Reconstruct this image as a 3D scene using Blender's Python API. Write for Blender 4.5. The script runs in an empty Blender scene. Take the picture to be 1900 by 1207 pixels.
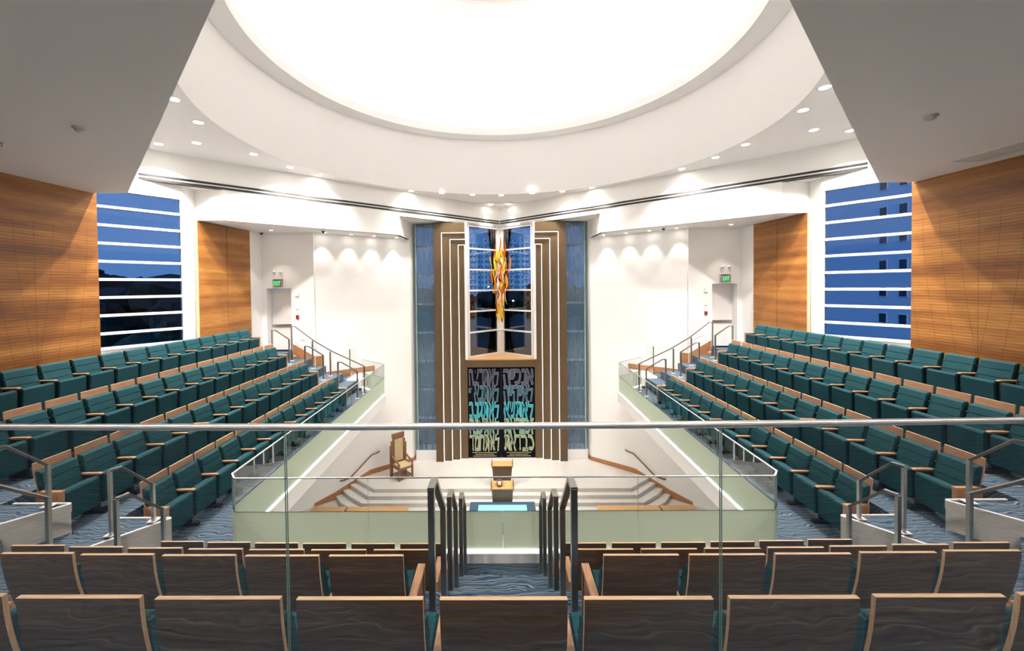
import bpy, bmesh, math, random
from mathutils import Vector, Matrix
random.seed(7)
SC = bpy.context.scene
COL = SC.collection
PI = math.pi
EYE = 3.83                                   # eye height above the lower seating level (z = 0)

# ------------------------------------------------------------------ camera
cd = bpy.data.cameras.new('camera'); cam = bpy.data.objects.new('camera', cd); COL.objects.link(cam)
_f, _cx, _cy, _yaw, _pit, _rol = 757.293, 918.882, 544.567, 0.0123571, 0.018831, 0.0108039
_w = Vector((-math.sin(_yaw), math.cos(_yaw), 0)); _r = Vector((math.cos(_yaw), math.sin(_yaw), 0)); _u = Vector((0, 0, 1))
_w2 = _w*math.cos(_pit) - _u*math.sin(_pit); _u2 = _u*math.cos(_pit) + _w*math.sin(_pit)
_r3 = _r*math.cos(_rol) - _u2*math.sin(_rol); _u3 = _u2*math.cos(_rol) + _r*math.sin(_rol)
cam.matrix_world = Matrix(((_r3.x, _u3.x, -_w2.x, 0), (_r3.y, _u3.y, -_w2.y, 0), (_r3.z, _u3.z, -_w2.z, EYE), (0, 0, 0, 1)))
cd.sensor_width = 36; cd.lens = _f*36/1900; cd.shift_x = (950-_cx)/1900; cd.shift_y = (_cy-603.5)/1900
cd.clip_start = .05; cd.clip_end = 2000
SC.camera = cam

# ------------------------------------------------------------------ world, exposure
wd = bpy.data.worlds.new('dusk'); SC.world = wd; wd.use_nodes = True
nt = wd.node_tree; bg = nt.nodes['Background']
tc = nt.nodes.new('ShaderNodeTexCoord'); sp = nt.nodes.new('ShaderNodeSeparateXYZ'); cr = nt.nodes.new('ShaderNodeValToRGB')
nt.links.new(tc.outputs['Generated'], sp.inputs[0]); nt.links.new(sp.outputs['Z'], cr.inputs[0]); nt.links.new(cr.outputs[0], bg.inputs[0])
cr.color_ramp.elements[0].position = 0.0; cr.color_ramp.elements[0].color = (.09, .20, .42, 1)
cr.color_ramp.elements[1].position = .5; cr.color_ramp.elements[1].color = (.045, .15, .48, 1)
bg.inputs[1].default_value = 1.0
SC.view_settings.view_transform = 'Standard'; SC.view_settings.look = 'None'
SC.view_settings.exposure = 0.55; SC.view_settings.gamma = 1; SC.view_settings.use_curve_mapping = False
SC.cycles.max_bounces = 14; SC.cycles.diffuse_bounces = 10; SC.cycles.glossy_bounces = 4
SC.cycles.transparent_max_bounces = 24; SC.cycles.transmission_bounces = 6
SC.cycles.caustics_reflective = False; SC.cycles.caustics_refractive = False
SC.cycles.sample_clamp_indirect = 8.0; SC.cycles.use_denoising = True

WARM = (1, .915, .84)
def spot(loc, power, angle=80, blend=.7, color=WARM, target=None, size=.05, name='lamp_light', parent=None):
    l = bpy.data.lights.new(name, 'SPOT'); l.energy = power; l.spot_size = math.radians(angle); l.spot_blend = blend
    l.color = color; l.shadow_soft_size = size
    o = bpy.data.objects.new(name, l); COL.objects.link(o); o.location = loc
    if target is not None:
        o.rotation_euler = (Vector(target)-Vector(loc)).to_track_quat('-Z', 'Y').to_euler()
    if parent: o.parent = parent
    return o

sun = bpy.data.lights.new('tower_fill_sun', 'SUN'); sun.energy = .9; sun.color = (.42, .72, 1); sun.angle = .6  # weak blue sun added to brighten the towers and buildings outside
so = bpy.data.objects.new('tower_fill_sun', sun); COL.objects.link(so); so.rotation_euler = Vector((.50, .82, -.42)).to_track_quat('-Z', 'Y').to_euler()
# ceiling geometry shared by lights and walls
ZC = EYE+3.88; ZLOW = EYE+2.08; ZSOF = EYE+2.10; ZNA = EYE+2.86; ZNW = EYE+3.02
CY = 10.65; RD = 6.72; ZDR = EYE+6.15; RL = 6.12
BIM = EYE-7.8; MAIN = BIM-.56
def bandY(x): return 20.2-.922*abs(x)
def wallY(x): return 18.1-.85*(abs(x)-4.0)

# dome cove lamps: a ring of uplights hidden behind the lip of the drum
for i in range(28):
    a = 2*PI*(i+.5)/28
    l = bpy.data.lights.new('cove_light', 'POINT'); l.energy = 21; l.shadow_soft_size = .12; l.color = (1, .96, .92)
    o = bpy.data.objects.new('cove_light', l); COL.objects.link(o)
    o.location = (6.55*math.cos(a), CY+6.55*math.sin(a), ZDR+.38)

# ------------------------------------------------------------------ materials
MATS = {}
def newmat(name):
    m = bpy.data.materials.new(name); m.use_nodes = True; MATS[name] = m
    return m, m.node_tree, m.node_tree.nodes['Principled BSDF']
def plain(name, col, rough=.6, metal=0, spec=.5, bump=0, bscale=200):
    m, nt, p = newmat(name)
    p.inputs['Base Color'].default_value = (*col, 1); p.inputs['Roughness'].default_value = rough
    p.inputs['Metallic'].default_value = metal; p.inputs['Specular IOR Level'].default_value = spec
    n = nt.nodes.new('ShaderNodeTexNoise'); n.inputs['Scale'].default_value = bscale
    t = nt.nodes.new('ShaderNodeTexCoord'); nt.links.new(t.outputs['Object'], n.inputs['Vector'])
    if bump:
        b = nt.nodes.new('ShaderNodeBump'); b.inputs['Strength'].default_value = bump; b.inputs['Distance'].default_value = .002
        nt.links.new(n.outputs['Fac'], b.inputs['Height']); nt.links.new(b.outputs[0], p.inputs['Normal'])
    return m
def emit(name, col, s):
    m = bpy.data.materials.new(name); m.use_nodes = True; nt = m.node_tree; nt.nodes.clear()
    e = nt.nodes.new('ShaderNodeEmission'); e.inputs[0].default_value = (*col, 1); e.inputs[1].default_value = s
    o = nt.nodes.new('ShaderNodeOutputMaterial'); nt.links.new(e.outputs[0], o.inputs[0]); MATS[name] = m
    return m
def math_node(nt, op, a, b=None, c=None):
    n = nt.nodes.new('ShaderNodeMath'); n.operation = op
    for i, v in enumerate((a, b, c)):
        if v is None: continue
        if isinstance(v, (int, float)): n.inputs[i].default_value = v
        else: nt.links.new(v, n.inputs[i])
    return n.outputs[0]
def ramp(nt, fac, stops, interp='LINEAR'):
    r = nt.nodes.new('ShaderNodeValToRGB'); r.color_ramp.interpolation = interp
    els = r.color_ramp.elements
    while len(els) < len(stops): els.new(.5)
    for e, (p, c) in zip(els, stops): e.position = p; e.color = (*c, 1)
    nt.links.new(fac, r.inputs[0]); return r.outputs[0]
def grain(nt, scale=(1, 1, 1), s=6, detail=6, coord='Object', dist=.4):
    t = nt.nodes.new('ShaderNodeTexCoord'); mp = nt.nodes.new('ShaderNodeMapping'); mp.inputs['Scale'].default_value = scale
    n = nt.nodes.new('ShaderNodeTexNoise'); n.inputs['Scale'].default_value = s; n.inputs['Detail'].default_value = detail
    n.inputs['Distortion'].default_value = dist
    nt.links.new(t.outputs[coord], mp.inputs[0]); nt.links.new(mp.outputs[0], n.inputs['Vector'])
    return n.outputs['Fac'], t
def wood(name, dark, light, scale, s=6, rough=.4, coat=0, dist=.6):
    m, nt, p = newmat(name)
    f, t = grain(nt, scale, s, dist=dist)
    c = ramp(nt, f, [(.3, dark), (.5, tuple((a+b)/2 for a, b in zip(dark, light))), (.72, light)])
    nt.links.new(c, p.inputs['Base Color']); p.inputs['Roughness'].default_value = rough
    p.inputs['Coat Weight'].default_value = coat
    return m

WHITE = plain('white_paint', (.87, .86, .84), .7, bump=.05)
CEIL = plain('ceiling_paint', (.87, .86, .85), .8)
LOWC = plain('low_ceiling_paint', (.90, .865, .835), .8)
TRIMW = plain('white_frame', (.78, .76, .75), .4)
BLACK = plain('black_slot', (.012, .011, .011), .6)
BLKM = plain('black_metal', (.01, .012, .016), .45)
STEEL = plain('brushed_steel', (.46, .44, .42), .3, 1)
DSTEEL = plain('bronze_steel', (.36, .34, .32), .34, 1)
CHROME = plain('rail_chrome', (.93, .90, .89), .32, 1)
TEAL = plain('teal_fabric', (.007, .060, .075), .85, spec=.25, bump=.6, bscale=500)
TEALS = plain('teal_fabric_seat', (.006, .054, .068), .85, spec=.25, bump=.6, bscale=500)
ARMW = wood('arm_wood', (.36, .17, .075), (.56, .30, .15), (12, 1, 12), 8, .35)
BRDW = wood('board_front_wood', (.33, .165, .085), (.50, .27, .15), (1, 3, 14), 5, .4)
EDGE = wood('ply_edge', (.60, .37, .20), (.80, .56, .36), (2, 40, 2), 4, .4)
BRDR = None
m, nt, p = newmat('board_rear_wood')
f, t = grain(nt, (1.0, 1, 16), 2.6, 5, dist=.4)
c = ramp(nt, f, [(.30, (.052, .028, .017)), (.45, (.075, .043, .026)), (.50, (.052, .029, .018)), (.58, (.11, .066, .04)), (.63, (.065, .037, .023)), (.80, (.13, .08, .05))])
nt.links.new(c, p.inputs['Base Color']); p.inputs['Roughness'].default_value = .38; BRDR = m
STONE = None
m, nt, p = newmat('bimah_stone')
f, t = grain(nt, (.6, 12, 1), 4, 4, dist=.2)
c = ramp(nt, f, [(.3, (.50, .475, .445)), (.7, (.60, .575, .55))])
nt.links.new(c, p.inputs['Base Color']); p.inputs['Roughness'].default_value = .28; STONE = m
m, nt, p = newmat('stringer_laminate')
f, t = grain(nt, (2, 2, 22), 4, 5)
c = ramp(nt, f, [(.3, (.56, .51, .46)), (.7, (.74, .69, .63))])
nt.links.new(c, p.inputs['Base Color']); p.inputs['Roughness'].default_value = .5; STRG = m
BRONZE = wood('bronze_panel', (.090, .056, .025), (.118, .075, .034), (8, 8, .6), 6, .42)
BRONZE.node_tree.nodes['Principled BSDF'].inputs['Metallic'].default_value = .25
SKIRT = wood('skirting_wood', (.30, .13, .05), (.44, .21, .09), (2, 2, 10), 5, .35)
BRWD = wood('brown_wood', (.16, .07, .035), (.26, .12, .06), (2, 2, 8), 5, .4)
LECT = wood('lectern_walnut', (.07, .045, .028), (.17, .115, .075), (22, 1, .6), 5, .4)
LTOP = wood('lectern_oak', (.42, .23, .09), (.60, .36, .15), (3, 14, 3), 4, .35)
CREAM = plain('cream_upholstery', (.50, .40, .22), .8, bump=.3)
TREEM = plain('dark_foliage', (.012, .02, .013), .9)
TRUNK = plain('tree_bark', (.03, .02, .015), .9)

# slatted wood wall with fanned grooves
def slatwood(name, fan):
    m, nt, p = newmat(name)
    t = nt.nodes.new('ShaderNodeTexCoord'); sx = nt.nodes.new('ShaderNodeSeparateXYZ'); nt.links.new(t.outputs['Object'], sx.inputs[0])
    Y, Z = sx.outputs['Y'], sx.outputs['Z']
    # planks of varying tone: a low frequency band noise in height, plus fine grain along the length
    mp = nt.nodes.new('ShaderNodeMapping'); mp.inputs['Scale'].default_value = (.02, .10, 2.6); nt.links.new(t.outputs['Object'], mp.inputs[0])
    n1 = nt.nodes.new('ShaderNodeTexNoise'); n1.inputs['Scale'].default_value = 1.6; n1.inputs['Detail'].default_value = 3; nt.links.new(mp.outputs[0], n1.inputs['Vector'])
    mp2 = nt.nodes.new('ShaderNodeMapping'); mp2.inputs['Scale'].default_value = (.5, 1.1, 26); nt.links.new(t.outputs['Object'], mp2.inputs[0])
    n2 = nt.nodes.new('ShaderNodeTexNoise'); n2.inputs['Scale'].default_value = 2.4; n2.inputs['Detail'].default_value = 6; nt.links.new(mp2.outputs[0], n2.inputs['Vector'])
    f = math_node(nt, 'ADD', math_node(nt, 'MULTIPLY', n1.outputs['Fac'], .75), math_node(nt, 'MULTIPLY', n2.outputs['Fac'], .35))
    c = ramp(nt, f, [(.38, (.15, .052, .011)), (.52, (.27, .10, .019)), (.62, (.36, .15, .030)), (.73, (.50, .235, .055))])
    # horizontal slat grooves below the plain head band
    fr = math_node(nt, 'FRACT', math_node(nt, 'DIVIDE', Z, .056))
    g = math_node(nt, 'LESS_THAN', fr, .13)
    g = math_node(nt, 'MULTIPLY', g, math_node(nt, 'LESS_THAN', Z, 5.15 if fan else 9))
    g = math_node(nt, 'MULTIPLY', g, .72 if fan else .35)
    if fan:
        s = math_node(nt, 'MULTIPLY', math_node(nt, 'POWER', math_node(nt, 'MAXIMUM', math_node(nt, 'DIVIDE', math_node(nt, 'SUBTRACT', 5.15, Z), 2.65), 0.0), 1.6), .3)
        u = math_node(nt, 'ADD', math_node(nt, 'ABSOLUTE', math_node(nt, 'SUBTRACT', Y, 7.535)), s)
        uu = math_node(nt, 'FRACT', math_node(nt, 'ADD', math_node(nt, 'DIVIDE', u, .33), .012))
        h = math_node(nt, 'MULTIPLY', math_node(nt, 'LESS_THAN', uu, .024), math_node(nt, 'LESS_THAN', Z, 5.15))
        # central straight line
        h2 = math_node(nt, 'MULTIPLY', math_node(nt, 'LESS_THAN', math_node(nt, 'ABSOLUTE', math_node(nt, 'SUBTRACT', Y, 7.535)), .005), math_node(nt, 'LESS_THAN', Z, 5.15))
        g = math_node(nt, 'MINIMUM', math_node(nt, 'ADD', g, math_node(nt, 'MULTIPLY', math_node(nt, 'MAXIMUM', h, h2), .55)), .9)
    mx = nt.nodes.new('ShaderNodeMix'); mx.data_type = 'RGBA'
    nt.links.new(g, mx.inputs[0]); nt.links.new(c, mx.inputs[6]); mx.inputs[7].default_value = (.05, .018, .006, 1)
    nt.links.new(mx.outputs[2], p.inputs['Base Color']); p.inputs['Roughness'].default_value = .42
    return m
SLAT = slatwood('slatted_teak', True); SLAT2 = slatwood('teak_panel', False)

# carpet: wavy blue lines
m, nt, p = newmat('wave_carpet')
t = nt.nodes.new('ShaderNodeTexCoord'); geo = nt.nodes.new('ShaderNodeNewGeometry')
sx = nt.nodes.new('ShaderNodeSeparateXYZ'); nt.links.new(geo.outputs['Position'], sx.inputs[0])
mp = nt.nodes.new('ShaderNodeMapping'); mp.inputs['Scale'].default_value = (1.5, 2.2, 2.2); nt.links.new(geo.outputs['Position'], mp.inputs[0])
n1 = nt.nodes.new('ShaderNodeTexNoise'); n1.inputs['Scale'].default_value = 1.6; n1.inputs['Detail'].default_value = 2; nt.links.new(mp.outputs[0], n1.inputs['Vector'])
v = math_node(nt, 'ADD', sx.outputs['Y'], math_node(nt, 'MULTIPLY', sx.outputs['Z'], .9))
v = math_node(nt, 'ADD', math_node(nt, 'MULTIPLY', v, 11.5), math_node(nt, 'MULTIPLY', n1.outputs['Fac'], 3.0))
fr = math_node(nt, 'FRACT', v)
c1 = ramp(nt, fr, [(0, (.022, .035, .11)), (.07, (.05, .08, .15)), (.11, (.55, .56, .46)), (.16, (.50, .52, .45)), (.20, (.12, .18, .24)), (.40, (.075, .14, .19)), (.52, (.025, .035, .11)), (.60, (.05, .075, .15)), (.68, (.14, .21, .25)), (.84, (.20, .26, .28)), (.93, (.05, .07, .15))])
v2 = math_node(nt, 'FRACT', math_node(nt, 'ADD', math_node(nt, 'MULTIPLY', v, 2.6), math_node(nt, 'MULTIPLY', n1.outputs['Fac'], 3.0)))
c2 = ramp(nt, v2, [(0, (.03, .05, .13)), (.35, (.09, .15, .21)), (.62, (.30, .34, .33)), (.70, (.10, .16, .22)), (.92, (.03, .045, .12))])
mx = nt.nodes.new('ShaderNodeMix'); mx.data_type = 'RGBA'; mx.inputs[0].default_value = .34
hs = nt.nodes.new('ShaderNodeHueSaturation'); hs.inputs['Value'].default_value = .80; hs.inputs['Saturation'].default_value = 1.1
nt.links.new(c1, mx.inputs[6]); nt.links.new(c2, mx.inputs[7]); nt.links.new(mx.outputs[2], hs.inputs['Color']); nt.links.new(hs.outputs[0], p.inputs['Base Color'])
p.inputs['Roughness'].default_value = .95; p.inputs['Specular IOR Level'].default_value = .1; CARPET = m

def glassmat(name, tint, refl=1.0, rough=0.0, ior=1.5):
    m = bpy.data.materials.new(name); m.use_nodes = True; nt = m.node_tree; nt.nodes.clear(); MATS[name] = m
    o = nt.nodes.new('ShaderNodeOutputMaterial'); tr = nt.nodes.new('ShaderNodeBsdfTransparent'); gl = nt.nodes.new('ShaderNodeBsdfGlossy')
    mx = nt.nodes.new('ShaderNodeMixShader'); fr = nt.nodes.new('ShaderNodeFresnel'); fr.inputs[0].default_value = ior
    tr.inputs[0].default_value = (*tint, 1); gl.inputs['Roughness'].default_value = rough
    nt.links.new(math_node(nt, 'MULTIPLY', fr.outputs[0], refl), mx.inputs[0])
    nt.links.new(tr.outputs[0], mx.inputs[1]); nt.links.new(gl.outputs[0], mx.inputs[2]); nt.links.new(mx.outputs[0], o.inputs[0])
    return m
GLASS = glassmat('clear_glass', (.98, .988, .984), .22)
WGLASS = glassmat('window_glass', (.80, .86, .92), 1.0)
GEDGE = plain('glass_edge', (.22, .36, .33), .15)
LEDW = emit('white_light_strip', (1, .97, .93), 2.2)
LEDG = emit('guard_light_strip', (.95, 1, .97), 3.2)
LAMP = emit('lamp_lens', (1, .95, .88), 40)
# frosted, milky green glass
m = bpy.data.materials.new('frosted_glass'); m.use_nodes = True; nt = m.node_tree; nt.nodes.clear()
o = nt.nodes.new('ShaderNodeOutputMaterial'); d = nt.nodes.new('ShaderNodeBsdfDiffuse'); tl = nt.nodes.new('ShaderNodeBsdfTranslucent'); gl = nt.nodes.new('ShaderNodeBsdfGlossy')
a1 = nt.nodes.new('ShaderNodeMixShader'); a2 = nt.nodes.new('ShaderNodeMixShader')
d.inputs[0].default_value = (.63, .71, .61, 1); tl.inputs[0].default_value = (.82, .86, .75, 1); gl.inputs['Roughness'].default_value = .25
a1.inputs[0].default_value = .5; a2.inputs[0].default_value = .05
nt.links.new(d.outputs[0], a1.inputs[1]); nt.links.new(tl.outputs[0], a1.inputs[2]); nt.links.new(a1.outputs[0], a2.inputs[1]); nt.links.new(gl.outputs[0], a2.inputs[2]); nt.links.new(a2.outputs[0], o.inputs[0]); FROST = m
# textured art glass with vertical streaks
m = bpy.data.materials.new('streaked_art_glass'); m.use_nodes = True; nt = m.node_tree; nt.nodes.clear()
o = nt.nodes.new('ShaderNodeOutputMaterial'); tr = nt.nodes.new('ShaderNodeBsdfTransparent'); gl = nt.nodes.new('ShaderNodeBsdfGlossy'); df = nt.nodes.new('ShaderNodeBsdfDiffuse')
f, t = grain(nt, (26, 1, .9), 1.6, 3, dist=1.2)
nt.links.new(ramp(nt, f, [(.34, (.10, .15, .20)), (.46, (.85, .93, 1.0)), (.54, (.95, 1, 1)), (.64, (.22, .32, .38))]), tr.inputs[0])
df.inputs[0].default_value = (.14, .27, .42, 1); gl.inputs['Roughness'].default_value = .12
b = nt.nodes.new('ShaderNodeBump'); b.inputs['Strength'].default_value = .8; b.inputs['Distance'].default_value = .02
nt.links.new(f, b.inputs['Height']); nt.links.new(b.outputs[0], gl.inputs['Normal'])
a1 = nt.nodes.new('ShaderNodeMixShader'); a1.inputs[0].default_value = .14; a2 = nt.nodes.new('ShaderNodeMixShader')
nt.links.new(math_node(nt, 'MULTIPLY', ramp(nt, f, [(.35, (.4, .4, .4)), (.75, (1, 1, 1))]), .34), a2.inputs[0])
nt.links.new(tr.outputs[0], a1.inputs[1]); nt.links.new(gl.outputs[0], a1.inputs[2]); nt.links.new(a1.outputs[0], a2.inputs[1]); nt.links.new(df.outputs[0], a2.inputs[2]); nt.links.new(a2.outputs[0], o.inputs[0]); ARTG = m

# ------------------------------------------------------------------ mesh helpers
class MB:
    def __init__(s): s.bm = bmesh.new(); s.mats = []
    def mi(s, m):
        if m not in s.mats: s.mats.append(m)
        return s.mats.index(m)
    def face(s, pts, m, smooth=False):
        vs = [s.bm.verts.new(p) for p in pts]
        f = s.bm.faces.new(vs); f.material_index = s.mi(m); f.smooth = smooth; return f
    def box(s, a, b, m, M=None, bev=0):
        x0, y0, z0 = a; x1, y1, z1 = b
        P = [Vector(q) for q in ((x0,y0,z0),(x1,y0,z0),(x1,y1,z0),(x0,y1,z0),(x0,y0,z1),(x1,y0,z1),(x1,y1,z1),(x0,y1,z1))]
        if M: P = [M @ q for q in P]
        v = [s.bm.verts.new(q) for q in P]; fs = []
        for q in ((3,2,1,0),(4,5,6,7),(0,1,5,4),(1,2,6,5),(2,3,7,6),(3,0,4,7)):
            f = s.bm.faces.new([v[i] for i in q]); f.material_index = s.mi(m); fs.append(f)
        if bev:
            es = list({e for f in fs for e in f.edges})
            bmesh.ops.bevel(s.bm, geom=es, offset=bev, segments=2, affect='EDGES', profile=.6)
        return s
    def prism(s, poly, z0, z1, m, mtop=None, mbot=None):
        n = len(poly)
        A = sum(poly[i][0]*poly[(i+1) % n][1]-poly[(i+1) % n][0]*poly[i][1] for i in range(n))
        if A < 0: poly = poly[::-1]
        lo = [s.bm.verts.new((x, y, z0)) for x, y in poly]; hi = [s.bm.verts.new((x, y, z1)) for x, y in poly]
        f = s.bm.faces.new(hi); f.material_index = s.mi(mtop or m)
        f = s.bm.faces.new(lo[::-1]); f.material_index = s.mi(mbot or m)
        for i in range(n):
            f = s.bm.faces.new((lo[i], lo[(i+1) % n], hi[(i+1) % n], hi[i])); f.material_index = s.mi(m)
        return s
    def wall(s, p, q, z0, z1, m, th=.1, side=1, hole=None):
        """vertical slab from plan point p to q; thickness goes to the left (side=1) or right (-1) of p->q"""
        p = Vector((p[0], p[1])); q = Vector((q[0], q[1])); d = (q-p).normalized(); n = Vector((-d.y, d.x))*side*th
        s.prism([tuple(p), tuple(q), tuple(q+n), tuple(p+n)], z0, z1, m); return s
    def bar(s, pts, w, h, m, up=(0, 0, 1)):
        """rectangular section swept along a polyline"""
        pts = [Vector(p) for p in pts]; rings = []
        for i, p in enumerate(pts):
            if i == 0: d = pts[1]-p
            elif i == len(pts)-1: d = p-pts[i-1]
            else: d = (pts[i+1]-p).normalized()+(p-pts[i-1]).normalized()
            d.normalize(); u = Vector(up)
            sx_ = d.cross(u)
            if sx_.length < 1e-4: sx_ = Vector((1, 0, 0))
            sx_.normalize(); uu = sx_.cross(d).normalized()
            k = 1.0
            if 0 < i < len(pts)-1:
                a = (pts[i+1]-p).normalized(); k = 1/max(.5, abs(a.dot(d)))
            rings.append([s.bm.verts.new(p+sx_*w/2*a_+uu*h/2*b_*k) for a_, b_ in ((-1,-1),(1,-1),(1,1),(-1,1))])
        for i in range(len(rings)-1):
            for j in range(4):
                f = s.bm.faces.new((rings[i][j], rings[i][(j+1) % 4], rings[i+1][(j+1) % 4], rings[i+1][j])); f.material_index = s.mi(m)
        f = s.bm.faces.new(rings[0][::-1]); f.material_index = s.mi(m)
        f = s.bm.faces.new(rings[-1]); f.material_index = s.mi(m); return s
    def tube(s, pts, r, m, n=10, radii=None):
        pts = [Vector(p) for p in pts]; rings = []
        for i, p in enumerate(pts):
            if i == 0: d = pts[1]-p
            elif i == len(pts)-1: d = p-pts[i-1]
            else: d = (pts[i+1]-p).normalized()+(p-pts[i-1]).normalized()
            d.normalize(); u = Vector((0, 0, 1)) if abs(d.z) < .9 else Vector((1, 0, 0))
            a = d.cross(u).normalized(); b = a.cross(d).normalized(); rr = radii[i] if radii else r
            rings.append([s.bm.verts.new(p+a*rr*math.cos(2*PI*k/n)+b*rr*math.sin(2*PI*k/n)) for k in range(n)])
        for i in range(len(rings)-1):
            for j in range(n):
                f = s.bm.faces.new((rings[i][j], rings[i][(j+1) % n], rings[i+1][(j+1) % n], rings[i+1][j])); f.material_index = s.mi(m); f.smooth = True
        for rg in (rings[0], rings[-1][::-1]):
            f = s.bm.faces.new(rg); f.material_index = s.mi(m)
        return s
    def lathe(s, prof, m, n=24, c=(0, 0, 0), smooth=True):
        rings = [[s.bm.verts.new((c[0]+r*math.cos(2*PI*k/n), c[1]+r*math.sin(2*PI*k/n), c[2]+z)) for k in range(n)] for r, z in prof]
        for i in range(len(rings)-1):
            for j in range(n):
                f = s.bm.faces.new((rings[i][j], rings[i][(j+1) % n], rings[i+1][(j+1) % n], rings[i+1][j])); f.material_index = s.mi(m); f.smooth = smooth
        return s
    def build(s, name, parent=None, loc=None):
        bmesh.ops.recalc_face_normals(s.bm, faces=s.bm.faces[:])
        me = bpy.data.meshes.new(name); s.bm.to_mesh(me); s.bm.free()
        for m in s.mats: me.materials.append(m)
        o = bpy.data.objects.new(name, me); COL.objects.link(o)
        if parent: o.parent = parent
        if loc: o.location = loc
        return o
def tag(o, label=None, cat=None, group=None, kind=None):
    if label: o['label'] = label
    if cat: o['category'] = cat
    if group: o['group'] = group
    if kind: o['kind'] = kind
    return o
def thing(name, label, cat, loc=(0, 0, 0), rz=0, group=None):
    o = bpy.data.objects.new(name, None); COL.objects.link(o); o.location = loc; o.rotation_euler = (0, 0, rz)
    o.empty_display_size = .1
    return tag(o, label, cat, group)
def struct(mb, name): return tag(mb.build(name), kind='structure')
def copy_tree(o, parent=None):
    c = o.copy(); COL.objects.link(c); c.parent = parent
    for ch in list(o.children): copy_tree(ch, c)
    return c
SIDES = ((-1, 'left'), (1, 'right'))
def mir(s, poly): return [(s*x, y) for x, y in poly]
ORD = ['', 'first', 'second', 'third', 'fourth', 'fifth', 'sixth', 'seventh', 'eighth', 'ninth', 'tenth', 'eleventh', 'twelfth', 'thirteenth', 'fourteenth', 'fifteenth', 'sixteenth', 'seventeenth', 'eighteenth', 'nineteenth', 'twentieth', 'twenty-first', 'twenty-second']

# ------------------------------------------------------------------ shell: ceilings and dome
mb = MB(); N = 128
dia = [(0, .99), (10.17, 10.83), (0, 20.25), (-10.17, 10.83)]
def ray_dia(a):
    best = None; dx, dy = math.cos(a), math.sin(a)
    for i in range(4):
        x1, y1 = dia[i]; x2, y2 = dia[(i+1) % 4]; y1 -= CY; y2 -= CY
        den = dx*(y2-y1)-dy*(x2-x1)
        if abs(den) < 1e-9: continue
        t = (x1*(y2-y1)-y1*(x2-x1))/den; u = (x1*dy-y1*dx)/den
        if t > 0 and -1e-6 <= u <= 1+1e-6 and (best is None or t < best): best = t
    return (dx*best, CY+dy*best)
angs = sorted(set([2*PI*i/N for i in range(N)]+[math.atan2(y-CY, x) % (2*PI) for x, y in dia]))
inn = [mb.bm.verts.new((RD*math.cos(a), CY+RD*math.sin(a), ZC)) for a in angs]
out = [mb.bm.verts.new((*ray_dia(a), ZC)) for a in angs]
for i in range(len(angs)):
    j = (i+1) % len(angs); f = mb.bm.faces.new((inn[i], inn[j], out[j], out[i])); f.material_index = mb.mi(CEIL)
struct(mb, 'ceiling')
mb = MB()
prof = [(RD, ZC), (RD, ZDR), (RL, ZDR), (RL, ZDR+.28), (RL+.1, ZDR+.28), (RL+.1, ZDR+.12), (RL+.75, ZDR+.12), (RL+.75, ZDR+.55)]
mb.lathe(prof[:2], CEIL, N, (0, CY, 0)); mb.lathe(prof[1:3], CEIL, N, (0, CY, 0), False); mb.lathe(prof[2:4], CEIL, N, (0, CY, 0)); mb.lathe(prof[3:], CEIL, N, (0, CY, 0), False)
struct(mb, 'ceiling')
mb = MB()
prof = []
for i in range(13):
    a = i/12*PI/2*.78; prof.append((RL+.75-(RL+.75-3.3)*(1-math.cos(a))/(1-math.cos(PI/2*.78)), ZDR+.55+2.75*math.sin(a)/math.sin(PI/2*.78)))
prof += [(3.3, prof[-1][1]+.12), (.01, prof[-1][1]+.12)]
mb.lathe(prof[:13], CEIL, N, (0, CY, 0)); mb.lathe(prof[12:14], CEIL, N, (0, CY, 0)); mb.lathe(prof[13:], CEIL, N, (0, CY, 0))
struct(mb, 'ceiling')

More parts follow.
